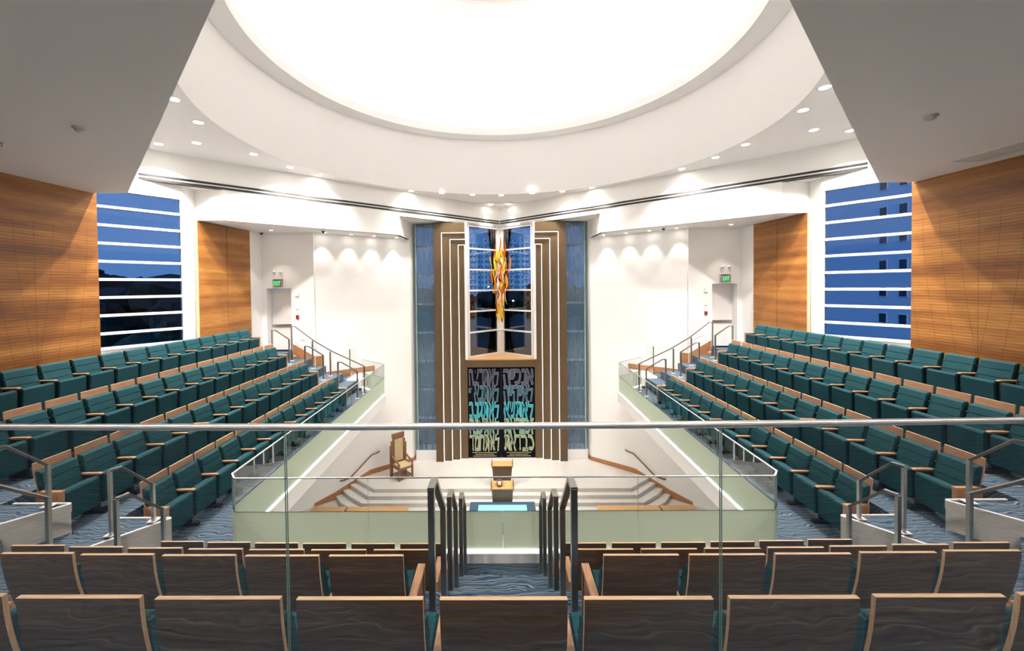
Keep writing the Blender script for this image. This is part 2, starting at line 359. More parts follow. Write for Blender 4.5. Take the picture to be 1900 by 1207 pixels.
for s, sd in SIDES:
    # low ceiling over the seats (its diagonal inner edge), its upstand
    mb = MB(); mb.prism(mir(s, [(0, .99), (7.97, 8.70), (8.9, 8.70), (8.9, -4.2), (0, -4.2)]), ZLOW, ZLOW+.12, LOWC); struct(mb, 'ceiling')
    mb = MB(); mb.wall((0, .99), (s*7.97, 8.70), ZLOW+.12, ZC+.1, WHITE, .1, 1 if s < 0 else -1); mb.wall((s*7.97, 8.70), (s*10.95, 8.72), ZLOW+.12, ZC+.1, WHITE, .1, 1 if s < 0 else -1); struct(mb, 'wall_'+sd)
    mb = MB(); mb.prism(mir(s, [(7.9, 8.7), (11.0, 8.7), (11.0, 9.95), (9.85, 11.2), (10.17, 10.83)]), ZC+.002, ZC+.08, CEIL); struct(mb, 'ceiling')
    # teak wall
    mb = MB(); mb.box((min(s*8.7, s*8.85), -4.2, -.3), (max(s*8.7, s*8.85), 8.75, ZLOW), SLAT); o = struct(mb, 'wall_'+sd)
    mb = MB(); mb.wall((s*8.705, 8.752), (s*10.9, 8.9), 0, ZC, WHITE, .1, 1 if s < 0 else -1)
    mb.wall((s*10.9, 8.9), (s*10.75, 9.95), 0, ZC, WHITE, .1, 1 if s < 0 else -1); struct(mb, 'wall_'+sd)
    # wall above and beside the window, pier, white return
    mb = MB(); sg = 1 if s < 0 else -1
    mb.wall((s*10.75, 9.9), (s*9.26, 11.9), EYE+2.66, ZC, WHITE, .12, sg)
    mb.wall((s*10.75, 9.9), (s*9.26, 11.9), 0, 2.30, WHITE, .12, sg)
    mb.wall((s*9.26, 11.9), (s*9.3, 12.42), 0, ZNW, WHITE, .12, sg)
    mb.wall((s*9.3, 12.4), (s*9.13, 14.7), 0, ZSOF, WHITE, .12, sg)
    mb.wall((s*9.13, 14.7), (s*9.05, 15.42), 0, ZSOF, WHITE, .12, sg)
    struct(mb, 'wall_'+sd)
    # band wall (upper diagonal wall)
    mb = MB(); sg = 1 if s < 0 else -1
    mb.wall((s*10.17, bandY(10.17)), (s*8.47, bandY(8.47)), ZNW, ZC, WHITE, .12, sg)
    mb.wall((s*8.47, bandY(8.47)), (s*4.04, bandY(4.04)), ZSOF, ZC, WHITE, .12, sg)
    mb.wall((s*4.04, bandY(4.04)), (0, bandY(0)), ZNA, ZC, WHITE, .12, sg)
    mb.prism(mir(s, [(9.3, 12.395), (9.3, 12.52), (8.47, 12.52), (8.47, 12.395)]), ZSOF-.002, ZNW, WHITE)
    mb.prism(mir(s, [(4.04, 16.48), (4.16, 16.48), (4.12, 18.1), (4.0, 18.1)]), ZSOF, ZNA, WHITE)
    struct(mb, 'wall_'+sd)
    # soffits
    mb = MB()
    mb.prism(mir(s, [(9.4, 12.40), (8.47, 12.40), (4.04, bandY(4.04)), (4.0, 18.12), (7.06, 15.52), (9.2, 15.52)]), ZSOF, ZSOF+.08, WHITE)
    struct(mb, 'ceiling'); mb = MB()
    mb.prism(mir(s, [(9.85, bandY(9.85)), (8.47, bandY(8.47)), (8.47, 12.42), (9.3, 12.42), (9.26, 11.9)]), ZNW, ZNW+.08, WHITE)
    struct(mb, 'ceiling'); mb = MB()
    mb.prism(mir(s, [(4.04, bandY(4.04)), (0, bandY(0)), (0, 20.6), (4.3, 19.3)]), ZNA, ZNA+.08, WHITE)
    struct(mb, 'ceiling')
    # lower diagonal white wall and its return beside the art glass
    mb = MB()
    mb.wall((s*7.06, wallY(7.06)), (s*4.0, 18.1), MAIN-.1, ZNA, WHITE, .12, sg)
    struct(mb, 'wall_'+sd); mb = MB()
    mb.wall((s*4.0, 18.1), (s*3.86, 18.6), MAIN-.1, ZNA, WHITE, .12, sg)
    struct(mb, 'wall_'+sd); mb = MB()
    mb.wall((s*11.5, wallY(11.5)), (s*7.06, wallY(7.06)), MAIN-.1, -.16, WHITE, .12, sg)
    mb.wall((s*11.2, 5.6), (s*11.2, 12.3), MAIN-.1, -.16, WHITE, .12, sg)
    struct(mb, 'wall_'+sd)
    # wall with the exit door
    mb = MB()
    def xb(a, b, y0, z0, y1, z1, m=WHITE): mb.box((min(s*a, s*b), y0, z0), (max(s*a, s*b), y1, z1), m)
    xb(7.06, 7.94, 15.4, 0, 15.52, ZSOF); xb(8.88, 9.1, 15.4, 0, 15.52, ZSOF); xb(7.94, 8.88, 15.4, 3.83, 15.52, ZSOF)
    xb(7.90, 7.94, 15.52, 1.4, 15.8, 3.87); xb(8.88, 8.92, 15.52, 1.4, 15.8, 3.87); xb(7.94, 8.88, 15.52, 3.83, 15.8, 3.87)
    struct(mb, 'wall_back')
# fine slots above the band and the end wall of the room
mb = MB(); mb.box((-9.0, -4.3, 0), (9.0, -4.2, ZLOW+.2), WHITE); struct(mb, 'wall_front')
for a, b in (((-4.0, 18.64, MAIN), (-2.9, 18.76, BIM+.42)), ((2.9, 18.64, MAIN), (4.0, 18.76, BIM+.42)), ((-3.95, 18.87, ZNA-.14), (-1.6, 18.97, ZNA+.1)), ((1.6, 18.87, ZNA-.14), (3.95, 18.97, ZNA+.1))):
    mb = MB(); mb.box(a, b, WHITE); struct(mb, 'wall_back')
mb = MB(); mb.prism([(-1.25, 19.05), (1.25, 19.05), (1.27, 19.03), (-1.27, 19.03)], ZC-.06, ZC, WHITE); struct(mb, 'trim_1')

# ------------------------------------------------------------------ floors
mb = MB(); mb.prism([(-11.3, 5.6), (11.3, 5.6), (11.3, 12.0), (4.0, 19.0), (-4.0, 19.0), (-11.3, 12.0)], MAIN-.2, MAIN, STONE); struct(mb, 'floor')
mb = MB()
steps = [(15.58, 4.95, 5.55, 16.10), (15.32, 5.10, 5.74, 15.89), (15.06, 5.25, 5.95, 15.62), (14.80, 5.40, 6.16, 15.36)]
zt = BIM
for k, (yf, xc, xo, yo) in enumerate(steps):
    po = [(-xc, yf), (xc, yf), (xo, yo)]
    # meet the diagonal wall
    x2 = xo+.45; po += [(x2, wallY(x2)+.06), (4.0, 18.16), (3.9, 18.7), (-3.9, 18.7), (-4.0, 18.16), (-x2, wallY(x2)+.06), (-xo, yo)]
    mb.prism(po, (MAIN if k == 3 else zt-.14), zt, STONE)
    zt -= .14
struct(mb, 'floor')
CP = CARPET
FL = -.09; DZ = FL
def tier(poly, z0, z1): 
    mb = MB(); mb.prism(poly, z0+DZ, z1+DZ, CP, CP, WHITE); return struct(mb, 'floor')
SL = -.16
# the lowest seating level (a U around the opening)
tier([(-8.9, 2.0), (8.9, 2.0), (9.3, 12.2), (9.05, 15.4), (7.06, 15.5), (5.85, 16.5), (5.3, 16.9), (5.3, 15.35), (4.13, 14.28), (3.98, 5.92), (3.86, 5.74), (-3.86, 5.74), (-3.98, 5.92), (-4.13, 14.28), (-5.3, 15.35), (-5.3, 16.9), (-5.85, 16.5), (-7.06, 15.5), (-9.05, 15.4), (-9.3, 12.2)], SL, 0)
R = .575
d0 = Vector((-.64, -.77)).normalized()
for s, sd in SIDES:
    tier(mir(s, [(5.60, 13.46), (5.60, 5.83), (4.85, 5.83), (5.82, 4.66), (3.9, 4.66), (3.9, 2.2), (8.65, 2.2), (8.65, 13.46)]), 0.0, R)
    tier(mir(s, [(6.52, 13.46), (6.52, 5.16), (5.60, 5.16), (6.83, 3.68), (3.9, 3.68), (3.9, 2.2), (8.65, 2.2), (8.65, 13.46)]), R, 2*R)
    tier(mir(s, [(7.49, 13.46), (7.49, 4.28), (6.45, 4.28), (7.78, 2.68), (3.9, 2.68), (3.9, 2.2), (8.65, 2.2), (8.65, 13.46)]), 2*R, 3*R)
    DZ = 0
    # far stair up to the exit door
    for x0, z0, z1 in ((5.5, 0, R/2), (6.0, R/2, R), (6.65, R, 1.5*R), (7.2, 1.5*R, 2*R), (7.9, 2*R, 2.5*R)):
        tier(mir(s, [(x0, 13.47), (9.0, 13.47), (9.0, 15.38), (max(x0, 7.06), 15.38), (x0, 15.38)] if x0 < 7.06 else [(x0, 13.47), (9.0, 13.47), (9.0, 15.38), (x0, 15.38)]), z0, z1)
    tier(mir(s, [(5.9, 15.385), (6.95, 15.385), (6.95, 15.55), (5.9, 16.42)]), 0, R/2)
    mb = MB(); mb.prism(mir(s, [(5.32, 15.39), (5.88, 15.39), (5.88, 16.44), (5.32, 16.85)]), 0, R/2+.06, WHITE); struct(mb, 'trim_2')
    DZ = FL
def diag_stair(s, P, zb, zt):
    """steps rising toward the camera along the end face of a side platform; P is the platform's far corner"""
    P = Vector(P); D = Vector((-.64, -.77)); D.normalize(); Nn = Vector((-D.y, D.x))*-1     # on the left side, D runs outward and nearer
    if Nn.x < 0: Nn = -Nn
    for k0, k1, z in ((0.0, .57, zb+.22), (.57, 1.3, zb+.40)):
        q = [P+D*k0+Nn*.03, P+D*k1+Nn*.03, P+D*k1+Nn*1.0, P+D*k0+Nn*1.0]
        mb = MB(); mb.prism([(-s*v.x, v.y) for v in q], zb-.01+FL, z+FL, CP); struct(mb, 'floor')
    # stringer with white cap
    q = [P+D*-.01, P+D*1.5, P+D*1.5+Nn*.03, P+D*-.01+Nn*.03]
    mb = MB(); mb.prism([(-s*v.x, v.y) for v in q], zb+FL, zt+.005+FL, STRG)
    q = [P+D*-.012-Nn*.004, P+D*1.5-Nn*.004, P+D*1.5+Nn*.034, P+D*-.012+Nn*.034]
    mb.prism([(-s*v.x, v.y) for v in q], zt+.005+FL, zt+.02+FL, TRIMW)
    mb.box((min(s*abs(P.x), s*(abs(P.x)+.75)), P.y-.002, zt-.1+FL), (max(s*abs(P.x), s*(abs(P.x)+.75)), P.y+.025, zt+.02+FL), TRIMW)
    struct(mb, 'trim_3')
for s, sd in SIDES:
    diag_stair(s, (-4.85, 5.83), 0, R)
    diag_stair(s, (-5.60, 5.16), R, 2*R)
# centre tiers: level plus half step in the aisle
for zb, y1, y0 in ((0, 4.64, 2.2), (R, 3.66, 2.2), (2*R, 2.66, 2.2)):
    tier([(-3.9, y0), (3.9, y0), (3.9, y1), (-3.9, y1)], zb, zb+R)
    tier([(-.62, y1), (.62, y1), (.62, y1+.42), (-.62, y1+.42)], zb, zb+R/2)
tier([(-8.65, -4.2), (8.65, -4.2), (8.65, 2.2), (-8.65, 2.2)], 2*R, 3*R)
tier([(-8.65, -4.2), (8.65, -4.2), (8.65, 1.45), (-8.65, 1.45)], 3*R, 3*R+.575)
# kerb under the guard glass
mb = MB(); mb.box((-3.86, 5.70, FL), (3.86, 5.80, .045), TRIMW)
for s, sd in SIDES:
    mb.prism(mir(s, [(3.99, 5.80), (4.04, 5.93), (4.20, 14.26), (5.26, 15.26), (5.2, 15.36), (4.09, 14.33), (3.93, 5.93), (3.88, 5.84)]), -.28, .05, WHITE)
struct(mb, 'trim_4')
mb = MB(); mb.box((-3.8, 5.80, SL), (3.8, 5.86, .05), WHITE); mb.box((-11.3, 5.5, MAIN-.1), (11.3, 5.6, SL), WHITE); struct(mb, 'wall_front')

# ------------------------------------------------------------------ windows
def side_window(s, sd, n):
    A = Vector((s*10.6, 10.10)); B = Vector((s*9.28, 11.88)); d = (B-A); L = d.length; d.normalize()
    ang = math.atan2(d.y, d.x)
    r = bpy.data.objects.new('window_%d' % n, None); COL.objects.link(r); r.location = (A.x, A.y, 0); r.rotation_euler = (0, 0, ang); tag(r, kind='structure')
    zs = [EYE+v for v in (2.64, 2.17, 1.69, 1.22, .75, .28, -.19, -.66, -1.13, -1.52)]
    mb = MB()
    for i, z in enumerate(zs): mb.box((0, -.07, z-.035), (L, .07, z+.035), TRIMW)
    mb.box((L-.07, -.075, zs[-1]), (L, .075, zs[0]), TRIMW); mb.box((0, -.075, zs[-1]), (.07, .075, zs[0]), TRIMW)
    mb.build('window_frame', r)
    mb = MB(); mb.box((0, -.012, zs[-1]), (L, .012, zs[0]), WGLASS); mb.build('pane', r)
for i, (s, sd) in enumerate(SIDES): side_window(s, sd, i+1)
# V window in the far corner
r = bpy.data.objects.new('window_3', None); COL.objects.link(r); tag(r, kind='structure')
zl = [EYE+v for v in (2.78, 1.74, .77, -.20, -1.17, -2.14, -3.27)]
for s in (-1, 1):
    A = Vector((s*1.50, 18.76)); B = Vector((0, 20.15)); d = (B-A).normalized(); nrm = Vector((d.y, -d.x))*s
    def seg(mb, k0, k1, z0, z1, t, m): 
        p, q = A+d*k0, A+d*k1
        nn = Vector((-d.y, d.x))*t/2
        mb.prism([tuple(p-nn), tuple(q-nn), tuple(q+nn), tuple(p+nn)], z0, z1, m)
    L = (B-A).length
    mb = MB()
    for i, z in enumerate(zl): seg(mb, 0, L, z-.035, z+.035, .14, TRIMW)
    seg(mb, 0, .06, zl[-1], zl[0]+.1, .14, TRIMW); seg(mb, L-.26, L+.04, zl[-1], zl[0]+.1, .10, TRIMW)
    mb.build('window_frame', r)
    mb = MB(); seg(mb, .06, L-.26, zl[-1], zl[0], .02, WGLASS); mb.build('pane', r)
mb = MB(); mb.prism([(-1.56, 18.36), (1.56, 18.36), (1.56, 18.8), (0, 20.3), (-1.56, 18.8)], EYE-3.34, EYE-3.29, LTOP)
mb.build('window_sill', r)
# strip windows behind the art glass
for i, (s, sd) in enumerate(SIDES):
    r = bpy.data.objects.new('window_%d' % (i+4), None); COL.objects.link(r); tag(r, kind='structure')
    x0, x1 = sorted((s*2.72, s*3.9)); mb = MB(); zz = [BIM+.45+1.31*k for k in range(8)]
    for z in zz: mb.box((x0, 18.66, z-.04), (x1, 18.78, z+.04), TRIMW)
    mb.box((x0, 18.66, zz[0]), (x0+.06, 18.78, ZNA), TRIMW); mb.box((x1-.06, 18.66, zz[0]), (x1, 18.78, ZNA), TRIMW)
    mb.build('window_frame', r)
    mb = MB(); mb.box((x0, 18.715, zz[0]), (x1, 18.73, ZNA), WGLASS); mb.build('pane', r)
    t = thing('art_glass_panel', 'tall streaked blue glass panel just %s of the bronze ark surround' % sd, 'glass panel', (0, 0, 0), 0, 'tall art glass panels')
    mb = MB(); mb.box((min(s*2.94, s*3.74), 18.28, BIM+.42), (max(s*2.94, s*3.74), 18.30, EYE+2.77), ARTG); mb.build('glass_sheet', t)
    mb = MB(); mb.box((min(s*3.74, s*3.80), 18.24, BIM+.42), (max(s*3.74, s*3.80), 18.32, EYE+2.77), GEDGE); mb.build('glass_edge', t)
    mb = MB(); mb.box((min(s*2.9, s*3.86), 18.2, BIM), (max(s*2.9, s*3.86), 18.45, BIM+.42), TRIMW); struct(mb, 'trim_5')

# ------------------------------------------------------------------ ark surround, doors and lettering
surr = thing('ark_surround', 'tall bronze brown stepped surround with glowing white lines in the far corner', 'ark surround')
w_ = .355; X0 = 2.92
zt_ = [EYE+2.80, EYE+2.36, EYE+2.08, EYE+1.84]
for s, sd in SIDES:
    for i in range(4):
        xo = X0-w_*i; yf = 18.0+.12*i
        mb = MB(); xi = 1.55 if i < 4 else 0
        # an inverted L: upright plus head
        mb.box((min(s*xo, s*(xo-w_+.02)), yf, BIM), (max(s*xo, s*(xo-w_+.02)), yf+.12, zt_[i]), BRONZE)
        if i < 3:
            mb.box((min(s*(xo-w_+.02), s*1.55), yf, zt_[i+1]+.02), (max(s*(xo-w_+.02), s*1.55), yf+.12, zt_[i]), BRONZE)
        mb.build('surround_panel', surr)
        if i < 3:
            mb = MB(); xv = xo-w_+.01
            mb.box((xv-.008, yf+.04, BIM), (xv+.008, yf+.1, zt_[i+1]+.01), LEDW) if s > 0 else mb.box((-xv-.008, yf+.04, BIM), (-xv+.008, yf+.1, zt_[i+1]+.01), LEDW)
            mb.box((min(s*xv, s*1.56), yf+.04, zt_[i+1]+.003), (max(s*xv, s*1.56), yf+.1, zt_[i+1]+.020), LEDW)
            mb.build('light_line', surr)
    mb = MB(); mb.box((min(s*1.48, s*1.60), 18.3, EYE-3.3), (max(s*1.48, s*1.60), 18.85, ZNA), TRIMW); mb.build('jamb_post', surr)
    mb = MB(); mb.box((min(s*1.55, s*2.92), 18.5, BIM), (max(s*1.55, s*2.92), 18.62, ZNA), BRONZE); mb.build('backing_panel', surr)
mb = MB(); mb.box((-1.56, 18.34, EYE-3.66), (1.56, 18.62, EYE-3.34), BRONZE); mb.build('lintel', surr)

DOORM = plain('black_door_cloth', (.004, .004, .006), .9, spec=.1, bump=.2)
ROWC = [(.050, .078, .145), (.028, .115, .175), (.010, .33, .42), (.16, .34, .26), (.27, .33, .21)]
ROWM = [plain('letter_fill_%d' % i, c, .7) for i, c in enumerate(ROWC)]
OUTC = [plain('letter_outline_%d' % i, c, .7) for i, c in enumerate([(.22, .18, .20), (.20, .24, .25), (.20, .45, .45), (.30, .36, .27), (.38, .40, .28)])]
CAPM = plain('caption_gold', (.42, .38, .20), .7)
def text_mesh(txt, offset, extrude):
    cu = bpy.data.curves.new('lettering', 'FONT'); cu.body = txt; cu.size = 1; cu.offset = offset; cu.extrude = extrude; cu.resolution_u = 4
    ob = bpy.data.objects.new('lettering', cu); COL.objects.link(ob)
    dg = bpy.context.evaluated_depsgraph_get(); me = bpy.data.meshes.new_from_object(ob.evaluated_get(dg))
    bpy.data.objects.remove(ob); bpy.data.curves.remove(cu); return me
def place_text(txt, xa, xb, za, zb, y, mat, off, ext, parent, shear=0.0, name='lettering', facing=-1):
    me0 = text_mesh(txt, 0, ext)
    me = text_mesh(txt, off, ext) if off else me0
    xs = [v.co.x for v in me0.vertices]; ys = [v.co.y for v in me0.vertices]
    lx, hx, ly, hy = min(xs), max(xs), min(ys), max(ys)
    kx = (xb-xa)/(hx-lx); kz = (zb-za)/(hy-ly)
    for v in me.vertices:
        x = xa+(v.co.x-lx)*kx; z = za+(v.co.y-ly)*kz
        wob = .018*math.sin(z*9+x*3)
        v.co = (x+wob*(1 if shear else 0)+shear*(z-(za+zb)/2), y+v.co.z*facing, z)
    me.materials.clear(); me.materials.append(mat)
    o = bpy.data.objects.new(name, me); COL.objects.link(o)
    if parent: o.parent = parent
    return o
WT = {'י': .55, 'ו': .5, 'נ': .72, 'ג': .72, 'ז': .55, 'כ': .95, 'ר': .85}
_gl = {}
def glyph_row(tx, xa, xb, za, zb, y, mat, off, ext, parent, name):
    """Hebrew letters set right to left, each stretched to the full row height"""
    chars = tx[::-1]; tot = sum(WT.get(c, 1) for c in chars); gap = .050; x = xa; bm = bmesh.new(); k0 = (xb-xa-gap*(len(chars)-1))/tot
    for n_, c in enumerate(chars):
        w = WT.get(c, 1)*k0
        if (c, 0) not in _gl: _gl[(c, 0)] = text_mesh(c, 0, ext)
        if (c, off) not in _gl: _gl[(c, off)] = text_mesh(c, off, ext)
        me0, me = _gl[(c, 0)], _gl[(c, off)]
        xs = [v.co.x for v in me0.vertices]; ys = [v.co.y for v in me0.vertices]; lx, hx, ly, hy = min(xs), max(xs), min(ys), max(ys)
        z0 = za+(zb-za)*(.42 if c == 'י' else 0) - (.03 if n_ % 2 else 0); z1 = zb+(.03 if c in 'ל' else 0)
        nb = len(bm.verts); bm.from_mesh(me); bm.verts.ensure_lookup_table()
        for v in bm.verts[nb:]:
            px = (v.co.x-lx)/(hx-lx); pz = (v.co.y-ly)/(hy-ly); ez = v.co.z
            zz = z0+pz*(z1-z0); xx = x+px*w
            v.co = (xx+.020*math.sin(zz*8+n_)-.06*(pz-.5)*w, y-ez, zz+.018*math.sin(px*5+n_*2))
        x += w+gap
    me = bpy.data.meshes.new(name); bm.to_mesh(me); bm.free(); me.materials.append(mat)
    o = bpy.data.objects.new(name, me); COL.objects.link(o); o.parent = parent; return o
TXT = {'right': ['אנכיה', 'לאיהיה', 'לאתשא', 'זכוראת', 'כבדאת'], 'left': ['לאתרצח', 'לאתנאף', 'לאתגנב', 'לאתענה', 'לאתחמד']}
YD = 18.40
for s, sd in SIDES:
    dr = thing('ark_door', '%s black ark door covered in rows of blue and green Hebrew letters' % sd, 'ark door', (0, 0, 0), 0, 'black ark doors')
    mb = MB(); mb.box((min(s*.008, s*1.54), YD, BIM+.02), (max(s*.008, s*1.54), YD+.05, EYE-3.66), DOORM); mb.build('door_leaf', dr)
    xa, xb = (.12, 1.44) if s > 0 else (-1.46, -.1)
    for i, tx in enumerate(TXT[sd]):
        zc = BIM+.35+.35+(4-i)*.746
        glyph_row(tx, xa, xb, zc-.32, zc+.33, YD-.006, OUTC[i], .034, .004, dr, 'letter_outline')
        glyph_row(tx, xa, xb, zc-.32, zc+.33, YD-.016, ROWM[i], .010, .004, dr, 'lettering')
    mb = MB(); rnd = random.Random(3+s)
    for j, (wd_, zc) in enumerate(((.56, .245), (.42, .165), (.54, .085))):
        x = (xa+xb)/2-wd_; x1_ = x+2*wd_
        while x < x1_:
            l = rnd.uniform(.02, .09); mb.box((x, YD-.008, BIM+zc-.014), (min(x+l, x1_), YD-.001, BIM+zc+.016), CAPM); x += l+.016
    mb.build('caption_line', dr)

# ------------------------------------------------------------------ flame sculpture
fl = thing('flame_sculpture', 'hanging glass flame sculpture in yellow, orange and red before the corner window', 'sculpture', (0, 18.75, 0))
def glassy(name, c):
    m, nt, p = newmat(name); p.inputs['Base Color'].default_value = (*c, 1); p.inputs['Roughness'].default_value = .12
    p.inputs['Emission Color'].default_value = (*c, 1); p.inputs['Emission Strength'].default_value = .12; return m  # faint emission put in so the glass looks lit
FM = [glassy('flame_yellow', (.70, .42, .01)), glassy('flame_amber', (.60, .20, .006)), glassy('flame_orange', (.48, .07, .005)), glassy('flame_red', (.20, .012, .006)), glassy('flame_clear', (.6, .5, .36)), glassy('flame_lime', (.45, .40, .02))]
def shard(x, y, z0, L, w, tw, m):
    mb = MB(); n = 9; A = []
    ph = random.random()*6
    for i in range(n+1):
        t = i/n; ww = w*math.sin(PI*min(1, t*.9+.05))**.8*(1-.35*t)+.004
        cx = x+.05*math.sin(ph+t*4)*(1-t*.3); cy_ = y+.04*math.cos(ph+t*3.3); a = tw*t+ph; z = z0+L*t
        A.append([mb.bm.verts.new(q) for q in ((cx+ww*math.cos(a), cy_+ww*math.sin(a), z), (cx-.3*ww*math.sin(a), cy_+.3*ww*math.cos(a), z), (cx-ww*math.cos(a), cy_-ww*math.sin(a), z), (cx+.3*ww*math.sin(a), cy_-.3*ww*math.cos(a), z))])
    for i in range(n):
        for j in range(4):
            f = mb.bm.faces.new((A[i][j], A[i][(j+1) % 4], A[i+1][(j+1) % 4], A[i+1][j])); f.smooth = True; f.material_index = mb.mi(m)
    return mb.build('glass_flame', fl)
rnd = random.Random(11)
for k in range(84):
    u = rnd.random(); z0 = 2.1+3.1*u
    spread = .27*math.sin(PI*min(1, max(0.05, (z0-1.7)/3.9)))+.04
    x = rnd.uniform(-1, 1)*spread; yy = rnd.uniform(-1, 1)*spread*.7
    m = FM[rnd.choices(range(6), [9, 5, 4, 4, 2, 3])[0]]
    shard(x, yy, z0, rnd.uniform(.55, .95)*(1-.25*u), rnd.uniform(.035, .062), rnd.uniform(-3, 3), m)
for x, z0 in ((-.42, 4.35), (-.38, 3.7), (-.36, 4.0), (.44, 4.4), (.40, 3.75), (.36, 4.0), (-.2, 5.0), (.22, 5.05), (0, 5.25)):
    shard(x, rnd.uniform(-.1, .1), z0, .85, .04, 2, FM[rnd.choice([1, 2, 3, 0])])
mb = MB()
for k in range(14):
    x = -.4+.06*k; mb.tube([(x, .0, 4.9+.2*math.sin(k)), (x, .0, ZNA)], .004, STEEL, 5)
mb.build('hanging_wires', fl)

# ------------------------------------------------------------------ bimah furniture
def lectern(name, label, loc, wt, wb, dep, h, slope, item=False):
    t = thing(name, label, 'lectern', loc)
    mb = MB(); hb = h-.03
    lo = [(-wb/2, 0, 0), (wb/2, 0, 0), (wb/2, dep-.03, 0), (-wb/2, dep-.03, 0)]
    hi = [(-wt/2+.02, -.0, hb), (wt/2-.02, 0, hb), (wt/2-.02, dep-.01, hb+slope), (-wt/2+.02, dep-.01, hb+slope)]
    V = [mb.bm.verts.new(p) for p in lo+hi]
    for q in ((3, 2, 1, 0), (4, 5, 6, 7), (0, 1, 5, 4), (1, 2, 6, 5), (2, 3, 7, 6), (3, 0, 4, 7)):
        f = mb.bm.faces.new([V[i] for i in q]); f.material_index = mb.mi(LECT)
    mb.build('body', t)
    mb = MB(); V = [mb.bm.verts.new(p) for p in ((-wt/2, -.02, hb), (wt/2, -.02, hb), (wt/2, dep+.02, hb+slope), (-wt/2, dep+.02, hb+slope), (-wt/2, -.02, hb+.035), (wt/2, -.02, hb+.035), (wt/2, dep+.02, hb+slope+.035), (-wt/2, dep+.02, hb+slope+.035))]
    for q in ((3, 2, 1, 0), (4, 5, 6, 7), (0, 1, 5, 4), (1, 2, 6, 5), (2, 3, 7, 6), (3, 0, 4, 7)):
        f = mb.bm.faces.new([V[i] for i in q]); f.material_index = mb.mi(LTOP)
    mb.build('top', t)
    for sx_ in (-1, 1):
        mb = MB(); mb.box((sx_*wt/2-.012, -.01, hb-.04), (sx_*wt/2+.012, dep+.03, hb+slope+.10), LECT); mb.build('side_rim', t)
    return t
lectern('reading_desk', 'walnut reading desk with oak top on the stage, behind the front lectern', (0, 15.78, BIM), .83, .64, .32, .80, .04)
L2 = lectern('lectern', 'tapered walnut lectern standing behind the blue cloth table', (0, 14.30, MAIN), .80, .60, .42, 1.20, .07)
t = thing('candle_holder', 'small dark framed holder with a glowing light on the lectern top', 'candle holder', (-.10, 14.36, MAIN+1.27))
mb = MB()
for a, b in (((-.10, 0, 0), (.10, .30, .02)), ((-.10, 0, .02), (-.07, .3, .10)), ((.07, 0, .02), (.10, .3, .10)), ((-.10, .27, .02), (.10, .3, .10))): mb.box(a, b, BRWD)
mb.build('frame', t); mb = MB(); mb.lathe([(.0001, .02), (.045, .02), (.05, .07), (.0001, .075)], emit('candle_glow', (1, .8, .35), 4), 12, (0, .15, 0)); mb.build('light', t)
t = thing('cloth_table', 'long table under a dark blue cloth at the foot of the steps', 'table', (0, 13.9, MAIN))
NAVY = wood('navy_cloth', (.012, .035, .075), (.03, .075, .13), (30, 1, 1), 4, .8); TURQ = plain('turquoise_cloth', (.20, .60, .66), .7)
mb = MB(); n = 60
ring = []
for (x, y) in [(-1.13+2.26*i/n, .34) for i in range(n)]+[(1.13, .34-.68*i/16) for i in range(16)]+[(1.13-2.26*i/n, -.34) for i in range(n)]+[(-1.13, -.34+.68*i/16) for i in range(16)]: ring.append((x, y))
top = [mb.bm.verts.new((x, y, .76)) for x, y in ring]; bot = [mb.bm.verts.new((x*(1.01+.012*math.sin(i*1.1)), y*(1.03+.03*math.sin(i*1.1)), .02)) for i, (x, y) in enumerate(ring)]
f = mb.bm.faces.new(top); f.material_index = mb.mi(NAVY)
for i in range(len(ring)):
    j = (i+1) % len(ring); f = mb.bm.faces.new((top[i], bot[i], bot[j], top[j])); f.smooth = True
mb.build('blue_cloth', t)
mb = MB(); mb.box((-1.05, -.3, .72), (1.05, .3, .755), BRWD); mb.build('tabletop', t)
for sx_ in (-1, 1):
    for sy in (-1, 1): mb = MB(); mb.box((sx_*.98-.03, sy*.25-.03, 0), (sx_*.98+.03, sy*.25+.03, .72), BRWD); mb.build('leg', t)
mb = MB(); mb.box((-.83, -.36, .764), (.83, .12, .772), TURQ); mb.box((-.83, -.37, .45), (.83, -.362, .772), TURQ); o = mb.build('table_runner', None, (0, 13.9, MAIN)); tag(o, 'pale turquoise runner laid over the dark blue table cloth', 'cloth')
# benches
for s, sd in SIDES:
    for a, b, w in ((3.38, 5.55, 'inner'), (5.63, 6.85, 'outer')):
        xm = (a+b)/2*s; hw = (b-a)/2
        t = thing('bench', '%s low wooden bench on the %s side before the stage steps' % (w, sd), 'bench', (xm, 14.38, MAIN), 0, 'benches in front of the stage')
        mb = MB(); mb.box((-hw, -.17, .40), (hw, .17, .45), LTOP, bev=.006); mb.build('seat', t)
        mb = MB(); mb.box((-hw+.02, -.13, .05), (hw-.02, .13, .40), BRWD); mb.build('base', t)
